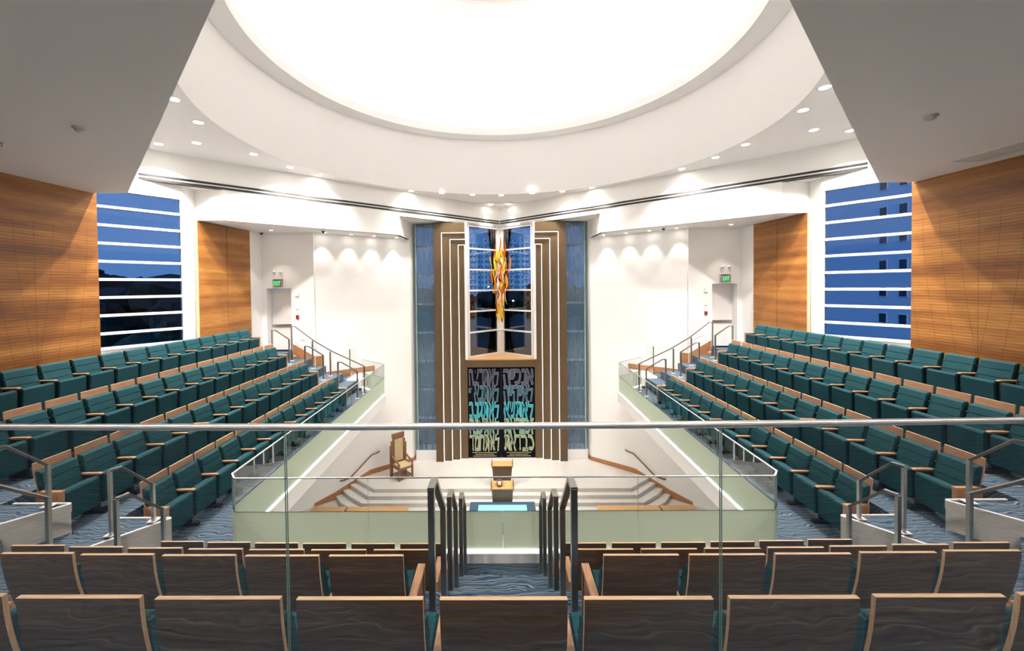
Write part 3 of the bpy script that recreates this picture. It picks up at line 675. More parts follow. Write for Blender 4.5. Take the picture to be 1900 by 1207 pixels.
# throne
t = thing('throne_chair', 'tall brown high-backed throne with cream upholstery on the stage', 'chair', (-4.12, 16.62, BIM), math.radians(43))
a = .30
for sx_, sy in ((-1, -1), (1, -1), (-1, 1), (1, 1)):
    mb = MB(); h = .50 if sy < 0 else 1.15; mb.box((sx_*a-.035, sy*a-.035, 0), (sx_*a+.035, sy*a+.035, h), BRWD); mb.build('leg', t)
mb = MB(); mb.box((-a, -a, .40), (a, a, .48), BRWD); mb.build('seat_frame', t)
mb = MB(); mb.box((-a+.04, -a-.01, .48), (a-.04, a-.06, .54), CREAM, bev=.015); mb.build('seat_cushion', t)
mb = MB()
mb.box((-.25, a-.03, .5), (.25, a+.04, 1.70), BRWD); mb.box((-.32, a-.02, .2), (-.25, a+.035, 1.45), BRWD); mb.box((.25, a-.02, .2), (.32, a+.035, 1.45), BRWD)
mb.box((-.38, a-.015, 0), (-.32, a+.03, 1.28), BRWD); mb.box((.32, a-.015, 0), (.38, a+.03, 1.28), BRWD); mb.box((-.27, a-.04, 1.55), (.27, a+.05, 1.74), BRWD); mb.build('back_frame', t)
mb = MB(); mb.box((-.19, a-.06, .60), (.19, a-.02, 1.50), CREAM, bev=.012); mb.build('back_cushion', t)
for sx_ in (-1, 1):
    mb = MB(); mb.bar([(sx_*a, a, .86), (sx_*a, 0, .74), (sx_*a, -a-.04, .66)], .06, .04, BRWD); mb.box((sx_*a-.025, -a-.02, .48), (sx_*a+.025, -a+.03, .66), BRWD); mb.build('armrest', t)
mb = MB(); mb.box((-a, -a, .08), (a, a, .12), BRWD); mb.build('stretcher', t)
# wall handrails and wedge skirting on the stage sides
for s, sd in SIDES:
    def wp(x, off, z): 
        n_ = Vector((-.85, -1)).normalized()*off
        return (s*(x+n_.x), wallY(x)+n_.y, z)
    t = thing('wall_handrail', 'brown wooden handrail on the %s wall beside the stage steps' % sd, 'handrail', (0, 0, 0), 0, 'wooden stage handrails')
    mb = MB(); mb.tube([wp(5.2, .03, BIM+.88), wp(5.25, .09, BIM+.88), wp(5.48, .09, BIM+.84), wp(6.16, .09, BIM+.16), wp(6.40, .09, BIM+.14), wp(6.45, .03, BIM+.14)], .032, BRWD, 8); mb.build('rail', t)
    mb = MB()
    top = [(4.0, BIM+.17), (5.18, BIM+.20), (5.5, BIM+.20), (6.6, MAIN+.30), (7.2, MAIN+.12)]; 
    for (xa, za), (xb, zb) in zip(top[:-1], top[1:]):
        lo = BIM if xb <= 5.5 else MAIN
        P = [wp(xa, 0, lo), wp(xb, 0, lo), wp(xb, 0, zb), wp(xa, 0, za)]; Q = [wp(xa, .03, lo), wp(xb, .03, lo), wp(xb, .03, zb), wp(xa, .03, za)]
        V = [mb.bm.verts.new(p) for p in P+Q]
        for q in ((0, 1, 2, 3), (7, 6, 5, 4), (0, 4, 5, 1), (1, 5, 6, 2), (2, 6, 7, 3), (3, 7, 4, 0)):
            f = mb.bm.faces.new([V[i] for i in q]); f.material_index = mb.mi(SKIRT)
    mb.prism(mir(s, [(4.0, 18.08), (3.86, 18.5), (3.83, 18.49), (3.97, 18.07)]), BIM, BIM+.17, SKIRT)
    struct(mb, 'baseboard_'+sd)

# ------------------------------------------------------------------ teak panels on the far side walls, door walls
for s, sd in SIDES:
    t = thing('wood_wall_panel', 'teak wall panel pair between the %s window and the exit door' % sd, 'wall panel', (0, 0, 0), 0, 'teak wall panels')
    for (ax, ay), (bx, by) in (((9.25, 12.36), (9.165, 13.55)), ((9.162, 13.57), (9.08, 14.68))):
        mb = MB(); mb.wall((s*ax, ay), (s*bx, by), 1.5, ZSOF-.01, SLAT2, .045, -1 if s < 0 else 1); mb.build('panel', t)
    mb = MB(); mb.wall((s*9.255, 12.30), (s*9.25, 12.355), 1.5, ZSOF-.01, EDGE, .05, -1 if s < 0 else 1); mb.build('edge_trim', t)
    # exit door
    d = bpy.data.objects.new('door_%d' % (1 if s < 0 else 2), None); COL.objects.link(d); d.location = (s*8.41, 15.74, 2.5*R); tag(d, kind='structure')
    mb = MB(); mb.box((-.46, 0, .01), (.46, .045, 2.38), TRIMW); mb.build('door_leaf', d)
    mb = MB(); mb.box((-.42, -.07, .93), (.42, -.02, 1.0), STEEL); mb.box((-s*.42-.04, -.09, .90), (-s*.42+.04, 0, 1.04), STEEL); mb.build('panic_bar', d)
    # exit sign with emergency lamp
    e = thing('exit_sign', 'green lit EXIT sign above the %s exit door' % sd, 'exit sign', (s*8.42, 15.40, 3.90), 0, 'exit signs')
    mb = MB(); mb.box((-.17, -.09, 0), (.17, 0, .24), STEEL, bev=.008); mb.build('housing', e)
    mb = MB(); mb.box((-.14, -.094, .025), (.14, -.088, .215), plain('sign_face'+sd, (.25, .12, .08), .5)); mb.build('face', e)
    place_text('EXIT', -.125, .125, .045, .195, -.098, emit('exit_green'+sd, (.02, 1, .25), 1.6), .004, .002, e, 0, 'lettering')
    e = thing('emergency_light', 'white emergency light unit mounted over the %s exit sign' % sd, 'emergency light', (s*8.42, 15.40, 4.17), 0, 'emergency lights')
    mb = MB(); mb.box((-.19, -.07, .0), (.19, 0, .09), TRIMW, bev=.01); mb.box((-.14, -.05, .09), (.14, 0, .3), TRIMW, bev=.01); mb.build('body', e)
    for q in (-1, 1): mb = MB(); mb.lathe([(.0001, 0), (.05, .0), (.06, .07), (.0001, .1)], TRIMW, 12, (q*.13, -.06, .24)); mb.build('lamp_head', e)
    xs = s*7.70
    tag(MB().box((xs-.06, 15.33, 3.52), (xs+.06, 15.40, 3.66), TRIMW, bev=.01).build('alarm_strobe'), 'small white alarm strobe on the wall beside the %s exit door' % sd, 'alarm', 'white alarm strobes')
    e = thing('fire_alarm_pull', 'red fire alarm pull station beside the %s exit door' % sd, 'fire alarm', (xs, 15.40, 2.66), 0, 'red pull stations')
    mb = MB(); mb.box((-.055, -.05, 0), (.055, 0, .15), plain('alarm_red'+sd, (.45, .03, .03), .4), bev=.008); mb.build('body', e)
    mb = MB(); mb.box((-.03, -.062, .04), (.03, -.05, .11), BLKM); mb.build('handle', e)
    tag(MB().box((xs-.07, 15.395, 3.0), (xs+.05, 15.40, 3.03), STEEL).build('wall_placard'), 'small grey placard above the red pull station by the %s exit door' % sd, 'placard', 'wall placards')
    # stair skirting
    mb = MB()
    V = [(7.08, .9), (7.9, 1.35), (7.9, 1.71), (7.08, 1.24)]
    mb.bm.faces.new([mb.bm.verts.new((s*x, 15.375, z)) for x, z in V]); mb.mi(SKIRT)
    mb.prism(mir(s, [(7.08, 15.37), (7.88, 15.37), (7.88, 15.398), (7.08, 15.398)]), .575, 1.24, SKIRT)
    n_ = .03
    mb.prism(mir(s, [(6.86, wallY(6.86)-.02), (7.06, 15.40), (7.06, 15.44), (6.88, wallY(6.88)-.002)]), .575, 1.22, SKIRT)
    mb.prism(mir(s, [(5.3, wallY(5.3)-.04), (6.84, wallY(6.84)-.04), (6.84, wallY(6.84)-.005), (5.3, wallY(5.3)-.005)]), .28, .56, SKIRT)
    struct(mb, 'baseboard_'+sd)
    # linear air slots
    t = thing('linear_air_slot', 'pair of thin black air slots along the upper %s wall band' % sd, 'air slot', (0, 0, 0), 0, 'black linear air slots')
    for z in (EYE+3.17, EYE+3.065):
        mb = MB(); mb.wall((s*10.1, bandY(10.1)-.006), (s*.02, bandY(0)-.03), z-.032, z+.032, BLACK, .006, -1 if s < 0 else 1); mb.build('slot', t)

# ------------------------------------------------------------------ guard rails of glass
def panel(t, p, q, z0, zf, z1, th=.012):
    d = Vector((q[0]-p[0], q[1]-p[1])); L = d.length; d.normalize(); g = .003
    P = Vector(p)+d*g; Q = Vector(q)-d*g; nn = Vector((-d.y, d.x))*th/2
    def slab(za, zb, m, me):
        mb = MB(); c = [P-nn, Q-nn, Q+nn, P+nn]
        lo = [mb.bm.verts.new((v.x, v.y, za)) for v in c]; hi = [mb.bm.verts.new((v.x, v.y, zb)) for v in c]
        for i, j in ((0, 1), (1, 2), (2, 3), (3, 0)):
            f = mb.bm.faces.new((lo[i], lo[j], hi[j], hi[i])); f.material_index = mb.mi(m if i in (0, 2) else me)
        f = mb.bm.faces.new(hi); f.material_index = mb.mi(me); f = mb.bm.faces.new(lo[::-1]); f.material_index = mb.mi(me)
        return mb
    if zf > z0:
        o = slab(z0, zf, FROST, FROST).build('frosted_panel', t)
    slab(max(zf, z0), z1, GLASS, GEDGE).build('glass_panel', t)
ZG0, ZGF, ZG1 = .08, EYE-3.20, EYE-2.72
def guard(name, label, pts, n, led=True):
    t = thing(name, label, 'glass guardrail', (0, 0, 0), 0, 'glass guardrails around the opening')
    for (p, q), k in zip(zip(pts[:-1], pts[1:]), n):
        for i in range(k):
            a = (p[0]+(q[0]-p[0])*i/k, p[1]+(q[1]-p[1])*i/k); b = (p[0]+(q[0]-p[0])*(i+1)/k, p[1]+(q[1]-p[1])*(i+1)/k)
            panel(t, a, b, ZG0, ZGF, ZG1)
    mb = MB(); mb.bar([(x, y, ZG1+.006) for x, y in pts], .022, .014, CHROME); mb.build('top_rail', t)
    mb = MB(); mb.bar([(x, y, ZG0-.005) for x, y in pts], .03, .014, LEDG); mb.build('light_strip', t)
    return t
guard('glass_guardrail', 'front glass guardrail with frosted lower half across the centre opening', [(-3.84, 5.75), (0, 5.75), (3.84, 5.75)], (2, 2))
for s, sd in SIDES:
    guard('glass_guardrail', '%s glass guardrail with frosted lower half along the side seating' % sd, [(s*3.85, 5.76), (s*3.97, 5.9), (s*4.13, 14.3), (s*5.26, 15.32)], (1, 5, 1))
    t = thing('glass_screen', 'small clear glass screen at the far end of the %s gallery' % sd, 'glass screen', (0, 0, 0), 0, 'small glass screens')
    mb = MB(); mb.box((min(s*5.84, s*5.852), 15.7, R/2+.06), (max(s*5.84, s*5.852), 16.44, EYE-2.38), GLASS); mb.build('glass_panel', t)
    mb = MB(); mb.box((min(s*5.83, s*5.862), 15.66, R/2+.06), (max(s*5.83, s*5.862), 15.70, EYE-2.38), DSTEEL); mb.build('post', t)
# guardrail directly before the camera
t = thing('glass_guardrail', 'near glass guardrail with steel top rail spanning the whole foreground', 'glass guardrail')
def ry(x): return 1.335+.0075*x*x
xs = [-2.16, -.72, .718, 2.156]
zf0 = 3*R+.575; zr = EYE-.46
for a, b in zip([-3.6]+xs, xs+[3.6]): panel(t, (a, ry(a)), (b, ry(b)), zf0+.02, zf0, zr-.012, .008)
mb = MB(); mb.tube([(x*.3, ry(x*.3), zr) for x in range(-12, 13)], .0105, CHROME, 14); mb.build('top_rail', t)
mb = MB(); mb.bar([(x*.3, ry(x*.3), zf0+.02) for x in range(-12, 13)], .05, .05, STEEL); mb.build('base_shoe', t)

# ------------------------------------------------------------------ stair handrails
def handrail(label, pts, bases, mat, group, w=.035, h=.05, plates=True, zref=None):
    """pts: rail polyline; bases: list of (x, y, ztop, zbase) posts"""
    t = thing('stair_handrail', label, 'handrail', (0, 0, 0), 0, group)
    if zref is not None:
        k = (EYE-zref-FL)/(EYE-zref); f3 = lambda x, y, z: (x*k, y*k, EYE-(EYE-z)*k)
        pts = [f3(*p) for p in pts]; bases = [(x*k, y*k, EYE-(EYE-a)*k, b+FL) for x, y, a, b in bases]
    mb = MB(); mb.bar(pts, w+.004, .03, mat); mb.build('rail', t)
    for x, y, z1, z0 in bases:
        mb = MB(); mb.box((x-w/2, y-h/2, z0), (x+w/2, y+h/2, z1), mat); mb.build('post', t)
        if plates: mb = MB(); mb.box((x-.06, y-.06, z0), (x+.06, y+.06, z0+.012), TRIMW); mb.build('base_plate', t)
    return t
for s, sd in SIDES:
    for k, (yn, yf, zn, zf_, zb0, zb1) in enumerate(((2.87, 3.43, 2.395, 1.95, 2.5*R, 2*R), (3.85, 4.35, 1.82, 1.436, 1.5*R, R), (4.90, 5.385, 1.254, .889, .5*R, 0))):
        x = s*.506
        handrail('dark steel handrail on the %s of the centre aisle, %s from the camera' % (sd, ORD[k+1]), [(x, yn-.02, zn), (x, yn+.13, zn), (x, yf, zf_)], [(x, yn, zn, zb0), (x, yf, zf_, zb1)], DSTEEL, 'centre aisle handrails', .046, .046, False, (zb0+zb1)/2)
    g = 'handrails on the diagonal stairs'
    handrail('steel handrail at the end of the front row on the %s side' % sd, [(s*5.18, 5.28, 1.45), (s*5.12, 5.38, 1.45), (s*4.89, 5.60, 1.11)], [(s*5.18, 5.28, 1.45, R+.02), (s*4.89, 5.60, 1.11, R+.02)], STEEL, g, .04, .04, True, R)
    handrail('steel handrail beside the centre block end, %s side, lower stair' % sd, [(s*4.41, 4.56, 1.45), (s*4.37, 4.67, 1.45), (s*4.21, 4.96, 1.11)], [(s*4.41, 4.56, 1.45, R), (s*4.21, 4.96, 1.11, 0)], STEEL, g, .04, .04, True, R)
    handrail('steel handrail at the end of the second row on the %s side' % sd, [(s*5.9, 4.53, 2.02), (s*5.80, 4.66, 2.02), (s*5.61, 4.93, 1.68)], [(s*5.9, 4.53, 2.02, 2*R+.02), (s*5.61, 4.93, 1.68, 2*R+.02)], STEEL, g, .04, .04, True, 2*R)
    handrail('steel handrail by the %s frame edge, upper diagonal stair' % sd, [(s*5.30, 3.83, 1.98), (s*5.22, 3.92, 1.98), (s*4.89, 4.29, 1.60)], [(s*5.30, 3.83, 1.98, 2*R), (s*4.89, 4.29, 1.60, R)], STEEL, g, .04, .04, True, 2*R)
    g = 'handrails on the far stairs'
    for k, (xl, xu, zl_) in enumerate(((5.08, 5.76, 0), (6.28, 6.92, R), (7.48, 8.08, 2*R))):
        handrail('short handrail on the far %s stair, %s from the aisle foot' % (sd, ORD[k+1]), [(s*xl, 14.3, zl_+.88), (s*(xu-.12), 14.3, zl_+1.2), (s*(xu+.02), 14.3, zl_+1.2)], [(s*xl, 14.3, zl_+.88, zl_ if zl_ else FL), (s*xu, 14.3, zl_+1.2, zl_+R/2)], DSTEEL, g, .045, .045)
    handrail('long sloping handrail up to the %s exit door' % sd, [(s*5.05, 14.95, .93), (s*6.2, 14.95, 1.47), (s*6.88, 14.95, 1.87), (s*7.60, 14.95, 2.42), (s*7.72, 14.95, 2.42)], [(s*5.05, 14.95, .93, FL), (s*6.3, 14.95, 1.48, R), (s*6.95, 14.95, 1.88, 1.5*R), (s*7.72, 14.95, 2.42, 2*R)], DSTEEL, g, .045, .045)

# ------------------------------------------------------------------ seats
def shell(mb, prof, x0, x1, m, mside=None, bev=0):
    """closed profile in (y, z) extruded along x"""
    A = [mb.bm.verts.new((x0, y, z)) for y, z in prof]; B = [mb.bm.verts.new((x1, y, z)) for y, z in prof]; n = len(prof); fs = []
    for i in range(n):
        f = mb.bm.faces.new((A[i], A[(i+1) % n], B[(i+1) % n], B[i])); f.material_index = mb.mi(m if not callable(m) else m(i)); fs.append(f)
    for q in (A[::-1], B):
        f = mb.bm.faces.new(q); f.material_index = mb.mi(mside or m); fs.append(f)
    if bev: 
        es = list({e for f in fs[-2:] for e in f.edges})
        bmesh.ops.bevel(mb.bm, geom=es, offset=bev, segments=2, affect='EDGES')
def yb(z):                                   # rear surface of the curved back board
    t = max(0, (.97-z)/.54); return .02*t+.105*t*t
def make_seat(sp, board=True, left='arm', right=None):
    root = thing('theatre_seat', 'x', 'seat')
    if board:
        zs = [.40+.57*i/9 for i in range(10)]
        rear = [(yb(z), z) for z in zs]; front = [(yb(z)+.02, z) for z in zs[::-1]]
        prof = rear+front; mb = MB()
        shell(mb, prof, -.25, .25, lambda i: BRDR if i < 9 else (EDGE if i in (9, 19) else BRDW), EDGE); mb.build('backboard', root)
    zs = [.46, .47, .585, .592, .60, .715, .722, .73, .835, .855]
    dp = [.05, .075, .09, .073, .09, .09, .073, .09, .08, .05]
    b0 = .022
    prof = [(yb(z)+b0, z) for z in (.46, .66, .855)]+[(yb(z)+b0+d, z) for z, d in zip(zs[::-1], dp[::-1])]
    mb = MB(); shell(mb, prof, -.25, .25, TEAL, bev=.014); mb.build('backrest', root)
    # tipped-up seat pan, upholstered underneath
    prof = [(.29, .16), (.225, .50), (.26, .535), (.40, .575), (.435, .57), (.452, .545), (.43, .15), (.41, .135), (.31, .135)]
    mb = MB(); shell(mb, prof, -.248, .248, TEALS, bev=.014); mb.build('seat_cushion', root)
    for side, kind in ((-1, left), (1, right)):
        x = side*sp/2
        if kind == 'arm':
            mb = MB(); prof = [(.13, .575), (.13, .60), (.41, .606), (.45, .60), (.45, .585), (.41, .575)]
            shell(mb, prof, x-.028, x+.028, ARMW, bev=.006); mb.build('armrest', root)
            mb = MB(); mb.box((x-.018, .17, .05), (x+.018, .40, .575), BLKM); mb.box((x-.04, .14, 0), (x+.04, .50, .05), BLKM, bev=.01); mb.build('standard', root)
        elif kind == 'end':
            mb = MB(); mb.box((x-.03, .10, .57), (x+.03, .46, .606), ARMW, bev=.005); mb.build('armrest', root)
            mb = MB(); mb.box((x-.027, .42, .16), (x+.027, .455, .57), ARMW); mb.box((x-.027, .105, .16), (x+.027, .14, .57), ARMW); mb.box((x-.018, .14, .16), (x+.018, .42, .57), SKIRT)
            mb.box((x-.02, .16, 0), (x+.02, .42, .16), BLKM); mb.build('end_panel', root)
    return root
PROTO = {}
def seat(sp, board, left, right, loc, rz, label, group):
    k = (sp, board, left, right)
    if k not in PROTO: PROTO[k] = o = make_seat(*k)
    else: o = copy_tree(PROTO[k])
    o.location = loc; o.rotation_euler = (0, 0, rz); o['label'] = label; o['group'] = group; return o
ROWS = (('front row', 5.56, 6.13, 13, 0, True), ('second row', 6.47, 5.49, 14, R, True), ('third row', 7.44, 5.40, 14, 2*R, True), ('back row', 8.38, 6.07, 13, 3*R, False))
for s, sd in SIDES:
    for rn, X, Y0, n, z, brd in ROWS:
        g = 'teal seats in the %s on the %s side' % (rn, sd)
        for i in range(n):
            # i = 0 nearest the camera
            near, far = ('end' if i == 0 else None), ('end' if i == n-1 else 'arm')
            # facing the centre: on the left side local -x points away from the camera
            lf, rt = (far, near) if s < 0 else (near, far)
            lab = 'teal seat, %s from the near end of the %s, %s side' % (ORD[i+1], rn, sd)
            seat(.56, brd, lf, rt, (s*X, Y0+.56*(i+.5)-.03, z+FL), s*PI/2, lab, g)
cen = (('nearest', 1.57, 3*R, [(.566*k) for k in range(-4, 5)], None), ('second', 2.69, 2*R, [.92+.57*k for k in range(5)], 1), ('third', 3.63, R, [.92+.57*k for k in range(7)], 1), ('fourth', 4.62, 0, [.93+.565*k for k in range(6)], 1))
for rn, Y, z, xs, two in cen:
    if two is None:
        for k, x in enumerate(xs):
            ln = ['fourth left of centre', 'third left of centre', 'second left of centre', 'first left of centre', 'at the centre', 'first right of centre', 'second right of centre', 'third right of centre', 'fourth right of centre'][k]
            seat(.566, True, 'arm', 'arm' if k == 8 else None, (x, Y+.004*x*x, z+FL), 0, 'dark wood-backed seat %s in the row nearest the camera' % ln, 'wood-backed seats in the nearest row')
        continue
    for s, sd in SIDES:
        for k, x in enumerate(xs):
            lf, rt = ('arm', None)
            if s > 0: lf, rt = ('end' if k == 0 else 'arm'), ('end' if k == len(xs)-1 else None)
            else: lf, rt = ('end' if k == len(xs)-1 else 'arm'), ('end' if k == 0 else None)
            seat(.566, True, lf, rt, (s*x, Y+.007*(x-1)**2, z+FL), 0, 'dark wood-backed seat, %s from the aisle, %s row ahead, %s block' % (ORD[k+1], rn, sd), 'wood-backed seats in the %s row, %s block' % (rn, sd))

# ------------------------------------------------------------------ lamps
def downlight(loc, label, group, power, angle, r=.085, target=None, blend=.6):
    t = thing('downlight', label, 'ceiling light', loc, 0, group)
    mb = MB(); mb.lathe([(r, -.002), (r+.02, -.012), (r+.028, -.002), (r+.028, .0)], TRIMW, 20); mb.build('trim_ring', t)
    mb = MB(); mb.lathe([(.0001, -.004), (r, -.004)], LAMP, 20); mb.build('lens', t)
    spot((loc[0], loc[1], loc[2]-.03), power, angle, blend, target=target)
S_ = 3.88/3.5
DL = [(-5.97, 7.51), (-6.30, 8.56), (-8.18, 9.78), (-7.23, 9.75), (-6.39, 10.63), (-6.05, 11.81), (-5.61, 12.69), (-3.21, 14.93), (-2.15, 15.33), (-1.02, 15.67), (.08, 15.83), (1.26, 15.54), (2.35, 15.34), (3.33, 14.81), (5.56, 12.55), (6.02, 11.48), (6.23, 10.45), (7.24, 9.53), (6.19, 8.43), (5.87, 7.47), (8.13, 9.60)]
for i, (x, y) in enumerate(sorted(DL)):
    downlight((x*S_, y*S_, ZC), 'round recessed downlight in the main ceiling, %s from the left' % ORD[i+1], 'recessed lights around the dome', 225 if y > 14 else 640, 120, .10)
# extra unseen spots without fixtures, added to throw the scallops on the band
for s, sd in SIDES:
    for k, x in enumerate((3.85, 6.45)):
        spot((s*x, bandY(x)-.50, ZC-.05), 150, 66, .4, target=(s*x, bandY(x)-.35, 0))
    SL_ = [(7.46, 13.27), (6.0, 13.8), (5.3, 14.25), (4.65, 14.9), (3.97, 15.57)]
    for k, (x, y) in enumerate(SL_):
        x, y = x*1.105, y*1.105
        if k: y = wallY(x)-.44
        downlight((s*x, y, ZSOF), 'small recessed downlight in the %s soffit, %s from the outer wall' % (sd, ORD[k+1]), 'recessed lights in the soffits', 60 if k else 64, 68, .06, blend=.45)
    downlight((s*.42, 19.35, ZC-.05), 'bright recessed downlight in the ceiling corner, %s of the ridge' % sd, 'recessed lights in the far corner', 170, 70, .07)
spot((0, 17.6, ZNA+.9), 110, 40, .6, target=(0, 18.75, 3.5))  # unseen spot with no fixture, added to brighten the flame sculpture
for i, x in enumerate((-4.6, -2.8, -1.0, 1.0, 2.8, 4.6)):
    downlight((x, .25, ZLOW), 'round recessed downlight in the low ceiling behind the camera, %s from the left' % ORD[i+1], 'recessed lights in the low ceiling', 300, 82, .08, target=(x*1.1, 3.3, 1.0), blend=1.0)
for i, x in enumerate((-6.6, -3.3, 0, 3.3, 6.6)):  # unseen fill lamps, added to bounce light up to the low ceiling
    downlight((x, -3.3, ZLOW), 'added fill light in the low ceiling at the rear wall, %s from the left' % ORD[i+1], 'added fill lights at the rear wall', 260, 110, .08, target=(x, -4.6, 4.2), blend=1.0)
# ceiling fittings
for x, y, lab in ((-5.35, 5.19, 'left'), (5.43, 5.24, 'right')):
    t = thing('smoke_detector', 'small white smoke detector on the low %s ceiling' % lab, 'smoke detector', (x, y, ZLOW), 0, 'smoke detectors')
    mb = MB(); mb.lathe([(.075, 0), (.08, -.012), (.06, -.02)], TRIMW, 20); mb.build('base', t)
    mb = MB(); mb.lathe([(.055, -.018), (.05, -.045), (.03, -.06), (.0001, -.062)], STRG, 20); mb.build('sensor', t)
t = thing('sprinkler_head', 'tiny sprinkler head on the low ceiling near the left frame edge', 'sprinkler', (-6.95, 5.67, ZLOW))
mb = MB(); mb.lathe([(.03, 0), (.03, -.01), (.008, -.012), (.008, -.05), (.03, -.052), (.0001, -.055)], STEEL, 12); mb.build('head', t)
t = thing('air_vent', 'long pale grey air vent in the low ceiling on the right', 'air vent', (8.1, 6.6, ZLOW))
mb = MB(); mb.box((-.28, -1.0, -.012), (.28, .65, .0), LOWC)
for k in range(8): mb.box((-.26+.065*k, -.98, -.018), (-.225+.065*k, .63, -.012), STRG)
mb.build('grille', t)
for i, (x, y, z, lab) in enumerate(((-8.85, 15.1, ZSOF, 'in the left soffit corner beside the teak panel'), (-6.45, 14.9, ZSOF, 'in the left soffit near the white wall lights'), (6.1, 15.3, ZSOF, 'in the right soffit near the white wall lights'))):
    t = thing('security_camera', 'small dark dome camera '+lab, 'camera', (x, y, z), 0, 'dome cameras')
    mb = MB(); mb.lathe([(.07, 0), (.07, -.03), (.0001, -.03)], TRIMW, 16); mb.build('mount', t)
    mb = MB(); mb.lathe([(.055, -.03), (.05, -.07), (.03, -.095), (.0001, -.10)], BLKM, 16); mb.build('dome', t)

# ------------------------------------------------------------------ outside
GR = plain('dusk_ground', (.02, .03, .02), .95)
mb = MB(); mb.prism([(-400, 22), (400, 22), (400, 500), (-400, 500)], -8.2, -8, GR); mb.prism([(-400, -60), (-14, -60), (-14, 22), (-400, 22)], -8.2, -8, GR); mb.prism([(14, -60), (400, -60), (400, 22), (14, 22)], -8.2, -8, GR); struct(mb, 'ground')
def facade(name, wallc, winc, sx, sz, ww, wh):
    m, nt, p = newmat(name)
    t = nt.nodes.new('ShaderNodeTexCoord'); q = nt.nodes.new('ShaderNodeSeparateXYZ'); nt.links.new(t.outputs['Object'], q.inputs[0])
    u = math_node(nt, 'FRACT', math_node(nt, 'DIVIDE', math_node(nt, 'ADD', q.outputs['X'], q.outputs['Y']), sx)); v = math_node(nt, 'FRACT', math_node(nt, 'DIVIDE', q.outputs['Z'], sz))
    k = math_node(nt, 'MULTIPLY', math_node(nt, 'LESS_THAN', u, ww), math_node(nt, 'LESS_THAN', v, wh))
    mx = nt.nodes.new('ShaderNodeMix'); mx.data_type = 'RGBA'; nt.links.new(k, mx.inputs[0]); mx.inputs[6].default_value = (*wallc, 1); mx.inputs[7].default_value = (*winc, 1)
    nt.links.new(mx.outputs[2], p.inputs['Base Color']); p.inputs['Roughness'].default_value = .5; return m
TOW = facade('tower_facade', (.85, .97, 1.0), (.22, .36, .50), 1.9, 2.6, .42, .55)
for x0, x1, z1, lab in ((-15.5, -3.0, 28, 'left pale apartment tower seen through the corner window'), (3.6, 14.5, 29, 'right pale apartment tower seen through the corner window')):
    t = thing('apartment_tower', lab, 'building', ((x0+x1)/2, 205, -8), 0, 'distant apartment towers'); hw = (x1-x0)/2
    mb = MB(); mb.box((-hw, 0, 0), (-hw*.2, 12, z1+6), TOW); mb.box((hw*.15, 0, 0), (hw, 12, z1+8), TOW); mb.box((-hw*.2, 2, 0), (hw*.15, 12, z1+4), TOW); mb.build('tower_body', t)
    mb = MB()
    for k in range(12): mb.box((-hw-.3, -.8, 3*k+3), (-hw*.45, 0, 3*k+3.5), TOW); mb.box((hw*.45, -.8, 3*k+3), (hw+.3, 0, 3*k+3.5), TOW)
    mb.build('balconies', t)
def tree(x, y, h, w, lab, seed):
    r_ = random.Random(seed); t = thing('tree', lab, 'tree', (x, y, -8), 0, 'dark trees outside')
    mb = MB(); mb.tube([(0, 0, 0), (.1*w, 0, h*.35), (0, .05*w, h*.7)], .3, TRUNK, 8, [.35, .25, .12]); mb.build('trunk', t)
    mb = MB()
    for k in range(26):
        a = r_.random()*2*PI; rr = w*.5*math.sqrt(r_.random()); zz = h*(.45+.5*r_.random()*(1-.5*(rr/(w*.5))**2)); sz = w*.13*(.6+r_.random())
        M = Matrix.Translation((rr*math.cos(a), rr*math.sin(a), zz)) @ Matrix.Diagonal((1.2, 1.2, .8, 1))
        g_ = bmesh.ops.create_icosphere(mb.bm, subdivisions=2, radius=sz, matrix=M)
        for v in g_['verts']: v.co += Vector((r_.uniform(-1, 1), r_.uniform(-1, 1), r_.uniform(-1, 1)))*sz*.22
    mb.mi(TREEM); mb.build('crown', t)
tl = [(-66, 62, 16, 22, 'dark tree mass in the left of the left window'), (-46, 47, 14.5, 15, 'dark broad tree in the centre of the left window'), (-30, 40, 11.5, 10, 'dark tree at the right edge of the left window')]
tl += [(-12, 92, 13, 13, 'dark tree left of the flame sculpture behind the corner window'), (0, 108, 12, 13, 'dark tree directly behind the flame sculpture'), (9, 88, 13, 12, 'dark tree right of the flame sculpture behind the corner window'), (20, 104, 12, 14, 'dark tree at far right behind the corner window')]
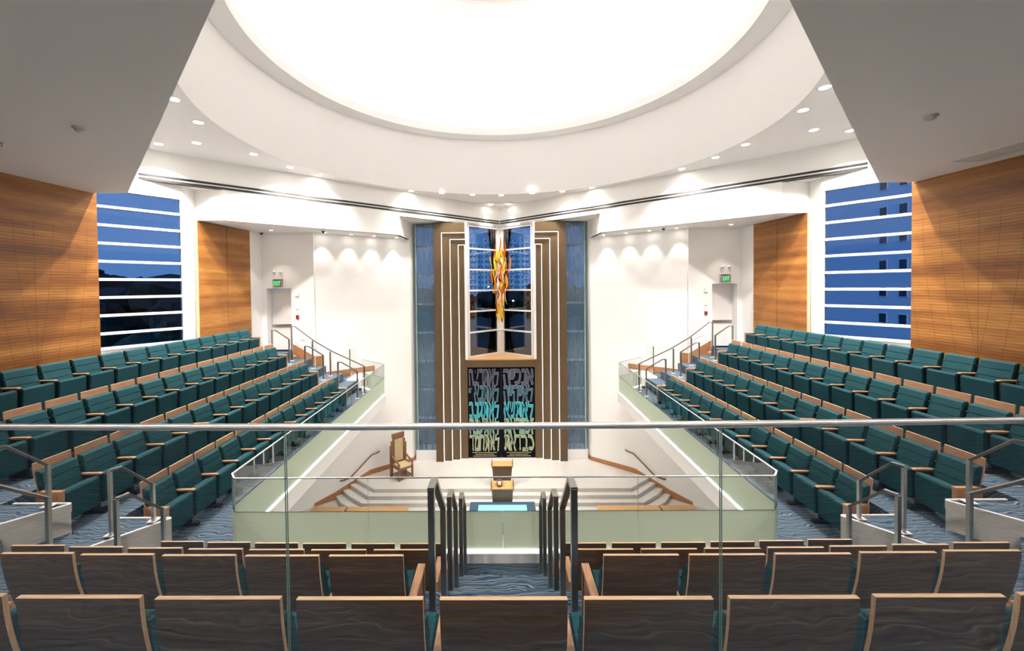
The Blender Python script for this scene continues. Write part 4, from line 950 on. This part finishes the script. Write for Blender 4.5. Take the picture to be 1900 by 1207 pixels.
for i, (x, y, h, w, lab) in enumerate(tl): tree(x, y, h, w, lab, i+5)
HB = plain('neighbour_wall', (.55, .66, .82), .8); HB2 = plain('pale_wall', (.55, .6, .68), .8); WN = plain('dark_pane', (.03, .045, .08), .2)
t = thing('neighbour_building', 'large plain building with small windows outside the right window', 'building', (45, 30, -8))
mb = MB(); mb.box((0, 0, 0), (16, 50, 34), HB); mb.build('wall', t)
for y in (16.1, 18.5, 29.5, 32.0):
    for k in range(9):
        z = 23.1-3.1*k; mb = MB(); mb.box((-.08, y-.5, z-.6), (.02, y+.5, z+.6), TRIMW); f = mb.build('window', t); mb = MB(); mb.box((-.1, y-.42, z-.52), (-.06, y+.42, z+.52), WN); mb.build('pane', f)
t = thing('house', 'low pale house among the trees outside the left window', 'building', (-52, 76, -8), math.radians(30))
mb = MB(); mb.box((-7, 0, 0), (7, 8, 12.6), HB2); mb.build('wall', t)
for k in range(5): mb = MB(); mb.box((-5.6+2.4*k, -.06, 9.6), (-4.4+2.4*k, 0, 11.4), WN); mb.build('window', t)
mb = MB(); V = [mb.bm.verts.new(p) for p in ((-7.6, -.6, 12.6), (7.6, -.6, 12.6), (7.6, 8.6, 12.6), (-7.6, 8.6, 12.6), (-5, 4, 14.2), (5, 4, 14.2))]
for q in ((0, 1, 5, 4), (2, 3, 4, 5), (1, 2, 5), (3, 0, 4), (3, 2, 1, 0)): mb.bm.faces.new([V[i] for i in q])
mb.mi(BRWD); mb.build('roof', t)
for x, y, z, lab in ((-2.3, 80, 3.6, 'left of the flame sculpture'), (2.35, 75, 1.0, 'right of the flame sculpture')):
    t = thing('street_lamp', 'tiny bright street lamp far outside, '+lab, 'lamp', (x, y, -8), 0, 'street lamps outside')
    mb = MB(); mb.tube([(0, 0, 0), (0, 0, z+8)], .06, BLKM, 8); mb.build('pole', t)
    mb = MB(); mb.lathe([(.0001, -.15), (.22, 0), (.0001, .15)], emit('street_glow'+lab[:4], (1, 1, .9), 9), 10, (0, 0, z+8.1)); mb.build('lamp_head', t)
